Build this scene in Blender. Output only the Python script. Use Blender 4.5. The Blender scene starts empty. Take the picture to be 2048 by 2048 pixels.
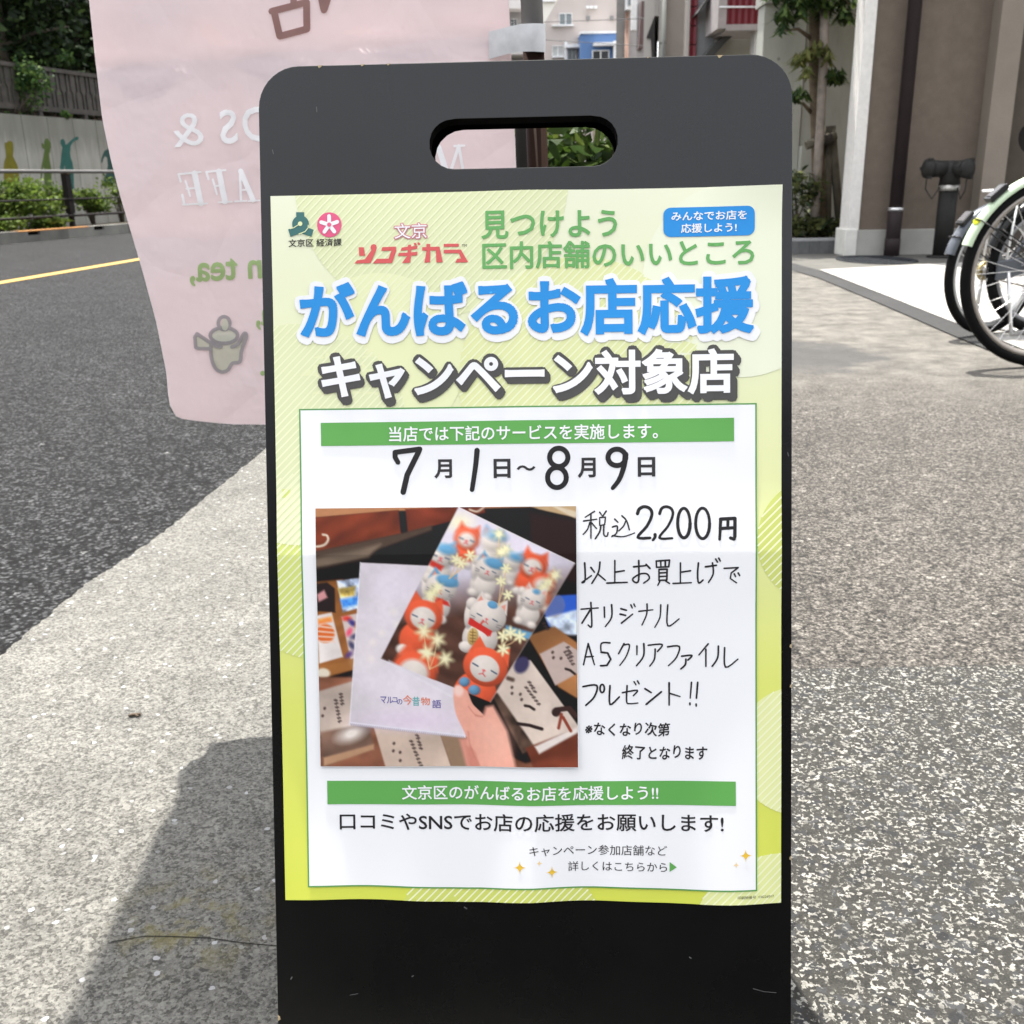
import bpy, bmesh, math, random
import numpy as np
from mathutils import Vector, Matrix
from mathutils.geometry import delaunay_2d_cdt, tessellate_polygon
R = math.radians
SC = bpy.context.scene
COL = SC.collection
random.seed(7)
RNG = np.random.default_rng(7)

# ------------------------------------------------------------------ camera
CAM_H, PITCH, ROLL, F = 0.77, R(18), R(-1.0), 2048.0     # F: focal length in pixels of a 2048 frame
cam = bpy.data.cameras.new('camera')
cam.sensor_width = 36.0
cam.lens = 36.0
cam.clip_start = 0.02
cam.clip_end = 600
cam_ob = bpy.data.objects.new('camera', cam)
COL.objects.link(cam_ob)
MC = Matrix.Rotation(math.pi/2 - PITCH, 3, 'X') @ Matrix.Rotation(ROLL, 3, 'Z')
cam_ob.matrix_world = Matrix.Translation((0, 0, CAM_H)) @ MC.to_4x4()
cam.dof.use_dof = True
cam.dof.focus_distance = 0.86
cam.dof.aperture_fstop = 19.0
SC.camera = cam_ob
CAM = Vector((0, 0, CAM_H))

# ------------------------------------------------------------------ daylight
SUN_D = Vector((0.08, -0.27, -1.0)).normalized()           # the way the light travels
SUN_EL = math.asin(-SUN_D.z)
world = bpy.data.worlds.new('World')
SC.world = world
world.use_nodes = True
wn = world.node_tree.nodes
bg = wn['Background']
sky = wn.new('ShaderNodeTexSky')
sky.sky_type = 'NISHITA'
sky.sun_disc = False
sky.sun_elevation = SUN_EL
sky.sun_rotation = math.atan2(-SUN_D.x, -SUN_D.y)
sky.air_density = 1.0
sky.dust_density = 3.0
sky.ozone_density = 1.0
sky_desat = wn.new('ShaderNodeHueSaturation')                  # sky colour desaturated so that shaded surfaces render less blue
sky_desat.inputs['Saturation'].default_value = 0.18
world.node_tree.links.new(sky.outputs[0], sky_desat.inputs['Color'])
world.node_tree.links.new(sky_desat.outputs[0], bg.inputs[0])
bg.inputs[1].default_value = 0.15
sl = bpy.data.lights.new('sun', 'SUN')
sl.energy = 3.5
sl.angle = R(0.6)
sl.color = (1.0, 0.955, 0.88)
so = bpy.data.objects.new('sun', sl)
COL.objects.link(so)
so.rotation_mode = 'QUATERNION'
so.rotation_quaternion = SUN_D.to_track_quat('-Z', 'Y')
so.location = (0, 0, 30)
SC.view_settings.view_transform = 'Standard'
SC.view_settings.look = 'None'
SC.view_settings.exposure = 1.99
SC.view_settings.gamma = 1.0
SC.view_settings.use_curve_mapping = False
SC.cycles.use_adaptive_sampling = True
SC.cycles.max_bounces = 8
SC.cycles.use_denoising = True

# ------------------------------------------------------------------ pixels of the 2048 frame to places
def ray(px, py):
    return (MC @ Vector(((px-1024)/F, -(py-1024)/F, -1.0)))
def gnd(px, py, z=0.0):
    d = ray(px, py)
    return CAM + d*((z-CAM_H)/d.z)
def at(px, py, Y):
    d = ray(px, py)
    return CAM + d*(Y/d.y)
def proj(p):
    q = MC.transposed() @ (Vector(p)-CAM)
    return (1024+F*q.x/-q.z, 1024-F*q.y/-q.z)

# ------------------------------------------------------------------ materials
def srgb(r, g, b):
    f = lambda c: (c/255/12.92 if c/255 <= 0.04045 else ((c/255+0.055)/1.055)**2.4)
    return (f(r), f(g), f(b), 1.0)
def lin(r, g=None, b=None):
    return (r, r, r, 1.0) if g is None else (r, g, b, 1.0)
class NT:
    """small helper round one material's node tree"""
    def __init__(s, name, rough=0.6, spec=0.5, metal=0.0):
        s.m = bpy.data.materials.new(name)
        s.m.use_nodes = True
        s.t = s.m.node_tree
        s.b = s.t.nodes['Principled BSDF']
        s.b.inputs['Roughness'].default_value = rough
        s.b.inputs['Specular IOR Level'].default_value = spec
        s.b.inputs['Metallic'].default_value = metal
    def n(s, kind, **kw):
        o = s.t.nodes.new('ShaderNode'+kind)
        for k, v in kw.items():
            setattr(o, k, v)
        return o
    def l(s, a, b):
        s.t.links.new(a, b)
    def pos(s):
        g = s.n('NewGeometry')
        return g.outputs['Position']
    def noise(s, scale, detail=4, rough=0.6, vec=None, off=0.0):
        o = s.n('TexNoise')
        o.inputs['Scale'].default_value = scale
        o.inputs['Detail'].default_value = detail
        o.inputs['Roughness'].default_value = rough
        s.l(vec if vec else s.pos(), o.inputs['Vector'])
        return o.outputs[0]
    def voro(s, scale, feature='F1', out='Color', vec=None, rnd=1.0):
        o = s.n('TexVoronoi', feature=feature)
        o.inputs['Scale'].default_value = scale
        o.inputs['Randomness'].default_value = rnd
        s.l(vec if vec else s.pos(), o.inputs['Vector'])
        return o.outputs[out]
    def ramp(s, val, stops, interp='LINEAR'):
        o = s.n('ValToRGB')
        o.color_ramp.interpolation = interp
        e = o.color_ramp.elements
        while len(e) < len(stops):
            e.new(0.5)
        for i, (p, c) in enumerate(stops):
            e[i].position = p
            e[i].color = c if not isinstance(c, (int, float)) else (c, c, c, 1)
        s.l(val, o.inputs[0])
        return o.outputs[0]
    def mix(s, fac, a, b, mode='MIX'):
        o = s.n('Mix', data_type='RGBA', blend_type=mode)
        for sock, v in ((o.inputs[0], fac), (o.inputs[6], a), (o.inputs[7], b)):
            if hasattr(v, 'is_output'):
                s.l(v, sock)
            else:
                sock.default_value = v
        return o.outputs[2]
    def math(s, op, a, b=0.0, clamp=False):
        o = s.n('Math', operation=op, use_clamp=clamp)
        for sock, v in ((o.inputs[0], a), (o.inputs[1], b)):
            if hasattr(v, 'is_output'):
                s.l(v, sock)
            else:
                sock.default_value = v
        return o.outputs[0]
    def sep(s, v):
        o = s.n('SeparateXYZ')
        s.l(v, o.inputs[0])
        return o.outputs
    def color(s, c):
        if hasattr(c, 'is_output'):
            s.l(c, s.b.inputs['Base Color'])
        else:
            s.b.inputs['Base Color'].default_value = c
    def bump(s, h, strength=0.3, dist=0.01):
        o = s.n('Bump')
        o.inputs['Strength'].default_value = strength
        o.inputs['Distance'].default_value = dist
        s.l(h, o.inputs['Height'])
        s.l(o.outputs[0], s.b.inputs['Normal'])
_mats = {}
def plain(name, col, rough=0.6, spec=0.5, metal=0.0, var=0.12, scale=6.0, bump=0.0):
    """a colour with slight uneven wear"""
    if name in _mats:
        return _mats[name]
    t = NT(name, rough, spec, metal)
    n = t.noise(scale, 5)
    lo = tuple(c*(1-var) for c in col[:3])+(1,)
    hi = tuple(min(1, c*(1+var)) for c in col[:3])+(1,)
    t.color(t.ramp(n, [(0.3, lo), (0.7, hi)]))
    if bump:
        t.bump(t.noise(scale*14, 4), bump, 0.01)
    _mats[name] = t.m
    return t.m
def leafmat(name, cols, rough=0.5, trans=0.35):
    t = NT(name, max(rough, 0.55), 0.12)
    g = t.n('NewGeometry')
    stops = [(i/(len(cols)-1), c) for i, c in enumerate(cols)]
    c = t.ramp(g.outputs['Random Per Island'], stops)
    t.color(c)
    tr = t.n('BsdfTranslucent')
    t.l(c, tr.inputs[0])
    mx = t.n('MixShader')
    mx.inputs[0].default_value = trans
    t.l(t.b.outputs[0], mx.inputs[1])
    t.l(tr.outputs[0], mx.inputs[2])
    t.l(mx.outputs[0], t.t.nodes['Material Output'].inputs[0])
    return t.m
def vcol(name, rough=0.4, spec=0.4):
    t = NT(name, rough, spec)
    a = t.n('VertexColor', layer_name='Col')
    t.color(a.outputs[0])
    return t.m

# ------------------------------------------------------------------ mesh helpers
class MB:
    def __init__(s):
        s.v, s.f, s.mi, s.sm = [], [], [], []
    def add(s, vs, fs, mi=0, smooth=False):
        o = len(s.v)
        s.v += [tuple(v) for v in vs]
        for f in fs:
            s.f.append(tuple(i+o for i in f))
            s.mi.append(mi)
            s.sm.append(smooth)
        return s
    def box(s, lo, hi, mi=0):
        x0, y0, z0 = lo
        x1, y1, z1 = hi
        return s.add([(x0,y0,z0),(x1,y0,z0),(x1,y1,z0),(x0,y1,z0),(x0,y0,z1),(x1,y0,z1),(x1,y1,z1),(x0,y1,z1)],
                     [(0,3,2,1),(4,5,6,7),(0,1,5,4),(1,2,6,5),(2,3,7,6),(3,0,4,7)], mi)
    def obox(s, c, ax, ay, az, mi=0):
        """box from a centre and three half-axis vectors"""
        c, ax, ay, az = map(Vector, (c, ax, ay, az))
        vs = [c+i*ax+j*ay+k*az for k in (-1, 1) for j in (-1, 1) for i in (-1, 1)]
        return s.add(vs, [(0,2,3,1),(4,5,7,6),(0,1,5,4),(1,3,7,5),(3,2,6,7),(2,0,4,6)], mi)
    def tube(s, pts, r, n=10, mi=0, closed=False, caps=True):
        pts = [Vector(p) for p in pts]
        k = len(pts)
        rs = r if isinstance(r, (list, tuple)) else [r]*k
        vs, prev = [], None
        for i, p in enumerate(pts):
            if closed:
                d = pts[(i+1) % k]-pts[i-1]
            else:
                d = pts[min(i+1, k-1)]-pts[max(i-1, 0)]
            d.normalize()
            if prev is None:
                u = d.orthogonal().normalized()
            else:
                u = (prev-d*prev.dot(d))
                u = u.normalized() if u.length > 1e-6 else d.orthogonal().normalized()
            prev = u
            w = d.cross(u)
            vs += [p+(u*math.cos(a)+w*math.sin(a))*rs[i] for a in [2*math.pi*j/n for j in range(n)]]
        fs = []
        for i in range(k if closed else k-1):
            a, b = i*n, ((i+1) % k)*n
            fs += [(a+j, a+(j+1) % n, b+(j+1) % n, b+j) for j in range(n)]
        s.add(vs, fs, mi, True)
        if caps and not closed:
            o = len(s.v)-len(vs)
            s.f += [tuple(o+j for j in reversed(range(n))), tuple(o+(k-1)*n+j for j in range(n))]
            s.mi += [mi, mi]
            s.sm += [False, False]
        return s
    def lathe(s, base, axis, prof, n=20, mi=0):
        """prof: (distance along axis, radius)"""
        base, axis = Vector(base), Vector(axis).normalized()
        u = axis.orthogonal().normalized()
        w = axis.cross(u)
        vs = [base+axis*h+(u*math.cos(2*math.pi*j/n)+w*math.sin(2*math.pi*j/n))*r for h, r in prof for j in range(n)]
        fs = [(i*n+j, i*n+(j+1) % n, (i+1)*n+(j+1) % n, (i+1)*n+j) for i in range(len(prof)-1) for j in range(n)]
        s.add(vs, fs, mi, True)
        o = len(s.v)-len(vs)
        s.f += [tuple(o+j for j in reversed(range(n))), tuple(o+(len(prof)-1)*n+j for j in range(n))]
        s.mi += [mi, mi]
        s.sm += [False, False]
        return s
    def prism(s, poly, depth, mi=0):
        """poly: 3d outline (front), depth: vector to the back"""
        n = len(poly)
        d = Vector(depth)
        vs = [Vector(p) for p in poly]+[Vector(p)+d for p in poly]
        tr = tessellate_polygon([vs[:n]])
        fs = [tuple(t) for t in tr]+[tuple(i+n for i in reversed(t)) for t in tr]
        fs += [(i, i+n, (i+1) % n+n, (i+1) % n) for i in range(n)]
        return s.add(vs, fs, mi)
    def build(s, name, mats, parent=None, local=False, bevel=0.0, bseg=2, fix=True):
        me = bpy.data.meshes.new(name)
        off = Vector((0, 0, 0)) if (parent is None or local) else world_loc(parent)
        me.from_pydata([(v[0]-off.x, v[1]-off.y, v[2]-off.z) for v in s.v], [], s.f)
        for m in (mats if isinstance(mats, (list, tuple)) else [mats]):
            me.materials.append(m)
        me.polygons.foreach_set('material_index', s.mi)
        me.polygons.foreach_set('use_smooth', s.sm)
        if fix:
            bm = bmesh.new()
            bm.from_mesh(me)
            bmesh.ops.recalc_face_normals(bm, faces=bm.faces)
            bm.to_mesh(me)
            bm.free()
        me.update()
        o = bpy.data.objects.new(name, me)
        COL.objects.link(o)
        if parent is not None:
            o.parent = parent
        if bevel:
            b = o.modifiers.new('bevel', 'BEVEL')
            b.width = bevel
            b.segments = bseg
            b.limit_method = 'ANGLE'
            b.angle_limit = R(40)
            b.harden_normals = False
        return o
def world_loc(o):
    v = Vector(o.location)
    p = o.parent
    while p is not None:
        v = v+Vector(p.location)
        p = p.parent
    return v
def thing(name, label, cat, loc=(0, 0, 0), group=None):
    o = bpy.data.objects.new(name, None)
    o.empty_display_size = 0.1
    COL.objects.link(o)
    o.location = loc
    o['label'] = label
    o['category'] = cat
    if group:
        o['group'] = group
    return o
def tag(o, label, cat, group=None):
    o['label'] = label
    o['category'] = cat
    if group:
        o['group'] = group
    return o
def struct(name, mb, mats, kind='structure'):
    o = mb.build(name, mats)
    o['kind'] = kind
    return o
def sheet(mb, pts, z, mi=0):
    vs = [Vector((p[0], p[1], z)) for p in pts]
    mb.add(vs, [tuple(t) for t in tessellate_polygon([vs])], mi)
    return mb
def foliage(mb, n, centre, radii, size, ratio=0.42, clumps=14, spread=0.45, droop=0.0, mi=0, shell=0.5, pts=None):
    """n leaf-shaped faces in clumps through an ellipsoid"""
    c, rd = np.array(centre), np.array(radii)
    if pts is None:
        cc = RNG.normal(size=(clumps, 3))
        cc /= np.linalg.norm(cc, axis=1)[:, None]
        cc *= (shell+(1-shell)*RNG.random(clumps)**0.5)[:, None]*0.8
    else:
        cc = (np.array(pts)-c)/rd
    k = RNG.integers(0, len(cc), n)
    q = cc[k]+RNG.normal(size=(n, 3))*spread*0.5
    P = c+q*rd
    for i in range(n):
        d = RNG.normal(size=3)
        d[2] = d[2]*0.6-droop
        d = Vector(d).normalized()
        s_ = d.cross(Vector(RNG.normal(size=3))).normalized()
        L = size*(0.6+0.8*RNG.random())
        w = L*ratio*0.5
        p = Vector(P[i])
        nn = d.cross(s_)
        mb.add([p, p+d*L*0.35+s_*w+nn*L*0.06, p+d*L*0.72+s_*w*0.75, p+d*L-nn*L*0.10, p+d*L*0.72-s_*w*0.75, p+d*L*0.35-s_*w+nn*L*0.06],
               [(0, 1, 5), (1, 2, 4, 5), (2, 3, 4)], mi, False)
    return mb
# ------------------------------------------------------------------ the leaning board's own plane (u right, v up, w towards the viewer)
BC = Vector((0.01227, 0.80487, CAM_H-0.29622))
BX = Vector((0.99924486, -0.03868495, 0.00363067))
BY = Vector((0.00682685, 0.2667882, 0.96373101))
BN = BX.cross(BY)
def B(u, v, w=0.0):
    return BC + BX*u + BY*v + BN*w
def uv(px, py):
    d = ray(px, py)
    q = CAM + d*((BC-CAM).dot(BN)/d.dot(BN)) - BC
    return (q.dot(BX), q.dot(BY))

# ------------------------------------------------------------------ flat print shapes
def union(faces):
    """one flat mesh without overlaps from many overlapping convex flat faces"""
    good = []
    for f in faces:
        f = ccw([(float(p[0]), float(p[1])) for p in f])
        a = sum(f[i-1][0]*f[i][1]-f[i][0]*f[i-1][1] for i in range(len(f)))
        if a > 1e-12:
            good.append(f)
    xs = [p[0] for f in good for p in f]
    k = 1.0/max(1e-9, max(xs)-min(xs))                     # work at unit size
    vs, fs = [], []
    for f in good:
        o = len(vs)
        vs += [Vector((p[0]*k, p[1]*k)) for p in f]
        fs.append(list(range(o, o+len(f))))
    r = delaunay_2d_cdt(vs, [], fs, 0, 1e-6)
    V = np.array([(v.x, v.y) for v in r[0]])
    T = np.array([tuple(t) for t in r[2]])
    C = V[T].mean(axis=1)
    inside = np.zeros(len(T), bool)
    order = np.argsort(C[:, 0])
    cx = C[order, 0]
    for f in good:
        P = np.array(f)*k
        a, b = np.searchsorted(cx, P[:, 0].min()), np.searchsorted(cx, P[:, 0].max())
        ids = order[a:b]
        ids = ids[~inside[ids]]
        if len(ids) == 0:
            continue
        q = C[ids]
        ok = np.ones(len(ids), bool)
        for i in range(len(P)):
            e = P[i]-P[i-1]
            ok &= (e[0]*(q[:, 1]-P[i-1][1])-e[1]*(q[:, 0]-P[i-1][0])) >= -1e-9
        inside[ids[ok]] = True
    ar = (V[T[:, 1], 0]-V[T[:, 0], 0])*(V[T[:, 2], 1]-V[T[:, 0], 1])-(V[T[:, 1], 1]-V[T[:, 0], 1])*(V[T[:, 2], 0]-V[T[:, 0], 0])
    keep = [tuple(int(i) for i in t) for t, g, a in zip(T, inside, ar) if g and abs(a) > 1e-12]
    return [(v[0]/k, v[1]/k) for v in V], keep
def disc(c, r, n=10, ry=None):
    ry = ry or r
    return [(c[0]+r*math.cos(2*math.pi*i/n), c[1]+ry*math.sin(2*math.pi*i/n)) for i in range(n)]
def ccw(f):
    a = sum(f[i-1][0]*f[i][1]-f[i][0]*f[i-1][1] for i in range(len(f)))
    return f if a > 0 else f[::-1]
def stroke_faces(pts, w, n=9, w1=None):
    out = []
    k = len(pts)
    ws = [w+(w1-w)*i/max(1, k-1) if w1 else w for i in range(k)]
    for i, p in enumerate(pts):
        out.append(disc(p, ws[i]/2, n))
    for i in range(k-1):
        (ax, ay), (bx, by) = pts[i], pts[i+1]
        L = math.hypot(bx-ax, by-ay)
        if L < 1e-9:
            continue
        nx, ny = -(by-ay)/L, (bx-ax)/L
        a, b = ws[i]/2, ws[i+1]/2
        out.append(ccw([(ax+nx*a, ay+ny*a), (ax-nx*a, ay-ny*a), (bx-nx*b, by-ny*b), (bx+nx*b, by+ny*b)]))
    return out
def smooth_line(pts, sub=6):
    """a rounded pen line through the points"""
    if len(pts) < 3:
        return pts
    out = []
    P = [pts[0]]+list(pts)+[pts[-1]]
    for i in range(1, len(P)-2):
        for k in range(sub):
            t = k/sub
            out.append(tuple(0.5*(2*P[i][d]+(P[i+1][d]-P[i-1][d])*t+(2*P[i-1][d]-5*P[i][d]+4*P[i+1][d]-P[i+2][d])*t*t
                             + (3*P[i][d]-P[i-1][d]-3*P[i+1][d]+P[i+2][d])*t**3) for d in (0, 1)))
    out.append(tuple(pts[-1]))
    return out
def fill(pts):
    vs = [Vector((p[0], p[1], 0)) for p in pts]
    return [tuple(p) for p in pts], [tuple(t) for t in tessellate_polygon([vs])]
_gl = {}
def raw_glyphs(body, res=3):
    """the font's own outlines as (verts, faces)"""
    if (body, res) in _gl:
        return _gl[(body, res)]
    c = bpy.data.curves.new('lettering', 'FONT')
    c.body = body
    c.resolution_u = res
    o = bpy.data.objects.new('lettering', c)
    COL.objects.link(o)
    me = bpy.data.meshes.new_from_object(o.evaluated_get(bpy.context.evaluated_depsgraph_get()))
    vs = [(v.co.x, v.co.y) for v in me.vertices]
    fs = [tuple(p.vertices) for p in me.polygons]
    bpy.data.objects.remove(o)
    bpy.data.curves.remove(c)
    bpy.data.meshes.remove(me)
    _gl[(body, res)] = (vs, fs)
    return vs, fs
def islands(vs, fs):
    par = list(range(len(vs)))
    def find(i):
        while par[i] != i:
            par[i] = par[par[i]]
            i = par[i]
        return i
    for f in fs:
        for i in f[1:]:
            par[find(i)] = find(f[0])
    groups = {}
    for f in fs:
        groups.setdefault(find(f[0]), []).append(f)
    out = []
    for g in groups.values():
        m, v = {}, []
        for f in g:
            for i in f:
                if i not in m:
                    m[i] = len(v)
                    v.append(vs[i])
        out.append((v, [tuple(m[i] for i in f) for f in g]))
    return out
def glyphs(body, bold=0.0, res=3, spacing=1.0, square=False):
    """lettering, made bolder by its own rim; strokes that touch are joined"""
    vs, fs = raw_glyphs(body, res)
    if bold <= 0:
        return vs, fs
    # group the islands into columns, so that one glyph's strokes merge
    isl = sorted(islands(vs, fs), key=lambda q: min(p[0] for p in q[0]))
    cols = []
    for v, f in isl:
        a, b = min(p[0] for p in v)-bold*1.2, max(p[0] for p in v)+bold*1.2
        if cols and a < cols[-1][1]:
            cols[-1][1] = max(cols[-1][1], b)
            cols[-1][2].append((v, f))
        else:
            cols.append([a, b, [(v, f)]])
    return merge([dilate(*merge(c[2]), bold, n=6, square=square) for c in cols])
def fit(vs, x0, y0, x1, y1):
    """stretch to the rectangle: y0 is the bottom"""
    xs, ys = [v[0] for v in vs], [v[1] for v in vs]
    ax, bx, ay, by = min(xs), max(xs), min(ys), max(ys)
    return [(x0+(v[0]-ax)/(bx-ax)*(x1-x0), y0+(v[1]-ay)/(by-ay)*(y1-y0)) for v in vs]
def dilate(vs, fs, r, shifts=((0, 0),), n=8, square=False):
    """everything within r of the shape, and of its shifted copies"""
    cnt = {}
    for f in fs:
        for i in range(len(f)):
            e = (f[i-1], f[i])
            k = (min(e), max(e))
            cnt[k] = cnt.get(k, 0)+1
    edges = [e for e, c in cnt.items() if c == 1]
    faces = []
    for sx, sy in shifts:
        V = [(x+sx, y+sy) for x, y in vs]
        for f in fs:
            if len(f) == 3:
                faces.append(ccw([V[i] for i in f]))
            else:
                q = [V[i] for i in f]
                faces += [ccw([q[i] for i in t]) for t in tessellate_polygon([[Vector((p[0], p[1], 0)) for p in q]])]
        for a, b in edges:
            L = math.hypot(V[a][0]-V[b][0], V[a][1]-V[b][1])
            if L < 1e-7:
                continue
            nx, ny = -(V[b][1]-V[a][1])/L*r, (V[b][0]-V[a][0])/L*r
            ex, ey = (ny*min(1, L/r*0.5), -nx*min(1, L/r*0.5)) if square else (0, 0)
            faces.append(ccw([(V[a][0]+nx-ex, V[a][1]+ny-ey), (V[a][0]-nx-ex, V[a][1]-ny-ey), (V[b][0]-nx+ex, V[b][1]-ny+ey), (V[b][0]+nx+ex, V[b][1]+ny+ey)]))
        for a in {i for e in edges for i in e}:
            faces.append(disc(V[a], r*(0.97 if square else 1), n))
    return union(faces)
def merge(shapes):
    vs, fs = [], []
    for v, f in shapes:
        o = len(vs)
        vs += list(v)
        fs += [tuple(i+o for i in t) for t in f]
    return vs, fs
def split_at(polys, ax, cuts):
    """cut flat polygons at the lines x = c or y = c"""
    import bisect
    out = []
    cuts = sorted(cuts)
    stack = list(polys)
    while stack:
        p = stack.pop()
        lo, hi = min(q[ax] for q in p), max(q[ax] for q in p)
        k = bisect.bisect_right(cuts, lo+1e-6)
        if k >= len(cuts) or cuts[k] >= hi-1e-6:
            out.append(p)
            continue
        c = cuts[k]
        a, b = [], []
        for i in range(len(p)):
            u, v = p[i-1], p[i]
            du, dv_ = u[ax]-c, v[ax]-c
            if (du < 0 and dv_ > 0) or (du > 0 and dv_ < 0):
                t = du/(du-dv_)
                m = (u[0]+(v[0]-u[0])*t, u[1]+(v[1]-u[1])*t)
                a.append(m)
                b.append(m)
            if dv_ <= 0:
                a.append(v)
            if dv_ >= 0:
                b.append(v)
        if len(a) > 2:
            out.append(a)
        if len(b) > 2:
            stack.append(b)
    return out
def flat_mesh(name, vs, fs, place, mat, parent, cuts_x=(), cuts_y=(), colors=None):
    """flat shape -> cut at the lines -> each vertex put in its place"""
    polys = [[tuple(vs[i][:2]) for i in f] for f in fs]
    if cuts_x:
        polys = split_at(polys, 0, cuts_x)
    if cuts_y:
        polys = split_at(polys, 1, cuts_y)
    me = bpy.data.meshes.new(name)
    off = world_loc(parent) if parent else Vector((0, 0, 0))
    idx, V2, V3, FF = {}, [], [], []
    for p in polys:
        f = []
        for q in ccw(p):
            k = (round(q[0], 7), round(q[1], 7))
            if k not in idx:
                idx[k] = len(V2)
                V2.append(q)
                V3.append(tuple(place(q[0], q[1])-off))
            if not f or (f[-1] != idx[k] and f[0] != idx[k]):
                f.append(idx[k])
        if len(f) > 2 and len(set(f)) == len(f):
            FF.append(tuple(f))
    me.from_pydata(V3, [], FF)
    me.polygons.foreach_set('use_smooth', [True]*len(FF))
    if colors:
        a = me.attributes.new('Col', 'FLOAT_COLOR', 'POINT')
        for i, q in enumerate(V2):
            a.data[i].color = colors(*q)
    me.materials.append(mat)
    me.validate()
    o = bpy.data.objects.new(name, me)
    COL.objects.link(o)
    o.parent = parent
    return o

PRINT = {}
def ink(name, c, rough=0.42, spec=0.35):
    if name not in PRINT:
        t = NT(name, rough, spec)
        t.color(c)
        PRINT[name] = t.m
    return PRINT[name]

# ------------------------------------------------------------------ the sign board
m_board = NT('black satin board', 0.3, 0.50)
_n = m_board.noise(3.0, 3)
m_board.color(lin(0.0016, 0.0017, 0.0018))
m_board.b.inputs['Roughness'].default_value = 0.4
m_board.l(m_board.math('ADD', m_board.math('MULTIPLY', m_board.noise(4, 6, 0.7), 0.30), 0.14), m_board.b.inputs['Roughness'])
m_board.bump(m_board.noise(260, 2), 0.03, 0.002)
M_BOARD = m_board.m
M_EDGE = plain('matte black edge', lin(0.0015), 0.9, 0.05)
M_CHIP = plain('chipped edge', lin(0.42, 0.33, 0.2), 0.8, 0.2)
def panel_outline(hw, top, bot, rad, n=10):
    pts = [(-hw, bot), (hw, bot)]
    pts += [(hw-rad+rad*math.cos(a), top-rad+rad*math.sin(a)) for a in np.linspace(0, math.pi/2, n)]
    pts += [(-hw+rad+rad*math.cos(a), top-rad+rad*math.sin(a)) for a in np.linspace(math.pi/2, math.pi, n)]
    return pts
def slot_outline(hw, y0, y1, n=12):
    r = (y1-y0)/2
    c = (y0+y1)/2
    return [(hw-r+r*math.cos(a), c+r*math.sin(a)) for a in np.linspace(-math.pi/2, math.pi/2, n)] + \
           [(-hw+r+r*math.cos(a), c+r*math.sin(a)) for a in np.linspace(math.pi/2, 3*math.pi/2, n)]
def slab(mb, place, thick, ds=0.0):
    """panel with a handle slot: front at w=0, back at w=-thick"""
    out, slot = panel_outline(0.2192, 0.4035, -0.488, 0.034), slot_outline(0.0775, 0.3168-ds*0.5, 0.3572+ds)
    vs = [Vector((x, y, 0)) for x, y in out+slot]
    tr = tessellate_polygon([vs[:len(out)], vs[len(out):]])
    n, k = len(vs), len(out)
    F_, Bk = [place(v.x, v.y, 0.0) for v in vs], [place(v.x, v.y, -thick) for v in vs]
    nf = len(tr)
    fs = [tuple(t) for t in tr]+[tuple(i+n for i in reversed(t)) for t in tr]
    fs += [(i, (i+1) % k, (i+1) % k+n, i+n) for i in range(k)]
    m = len(slot)
    fs += [(k+i, k+i+n, k+(i+1) % m+n, k+(i+1) % m) for i in range(m)]
    mb.add(F_+Bk, fs)
    mb.mi = [0]*nf+[1]*(len(mb.f)-nf)
board = thing('sandwich_board', 'black A-frame sign board with rounded corners and a slot handle, carrying the green poster', 'sign board',
              (BC.x, 0.90, 0.0))
mb = MB()
slab(mb, B, 0.015)
front = mb.build('front_panel', [M_BOARD, M_EDGE], board, bevel=0.0012)
RB = B(0, 0.3985, -0.026)                                     # hinge line at the top; the rear panel leans the other way
def B2(u, v, w=0.0):
    k = v-0.4035
    return RB + BX*u + Vector((0.0, -0.13, 0.9915))*k + Vector((0, 0.9915, 0.13))*(-0.004+w*-1.0-0.015)
mb = MB()
slab(mb, B2, 0.015, 0.008)
mb.build('rear_panel', [M_EDGE, M_EDGE], board, bevel=0.0012)
for s in (-1, 1):
    mb = MB()
    mb.tube([RB+BX*(s*0.12-0.03)+Vector((0, 0.004, -0.006)), RB+BX*(s*0.12+0.03)+Vector((0, 0.004, -0.006))], 0.005, 10)
    mb.build('hinge', plain('hinge steel', lin(0.3), 0.4, 0.5, 0.9), board)
for x, y, w in ((640, 137, 10), (725, 133, 8), (777, 131, 7), (1440, 108.5, 11), (1296, 114, 5)):
    mb = MB()
    u, v = uv(x, y)
    v = 0.4034
    k = w*0.00042/2
    mb.prism([B(u-k, v, 0.0004), B(u-k*0.4, v-k*1.1, 0.0004), B(u+k*0.3, v-k*0.7, 0.0004), B(u+k, v, 0.0004)], -BN*0.004+BY*0.0004)
    mb.build('edge_chip', M_CHIP, front)

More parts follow.
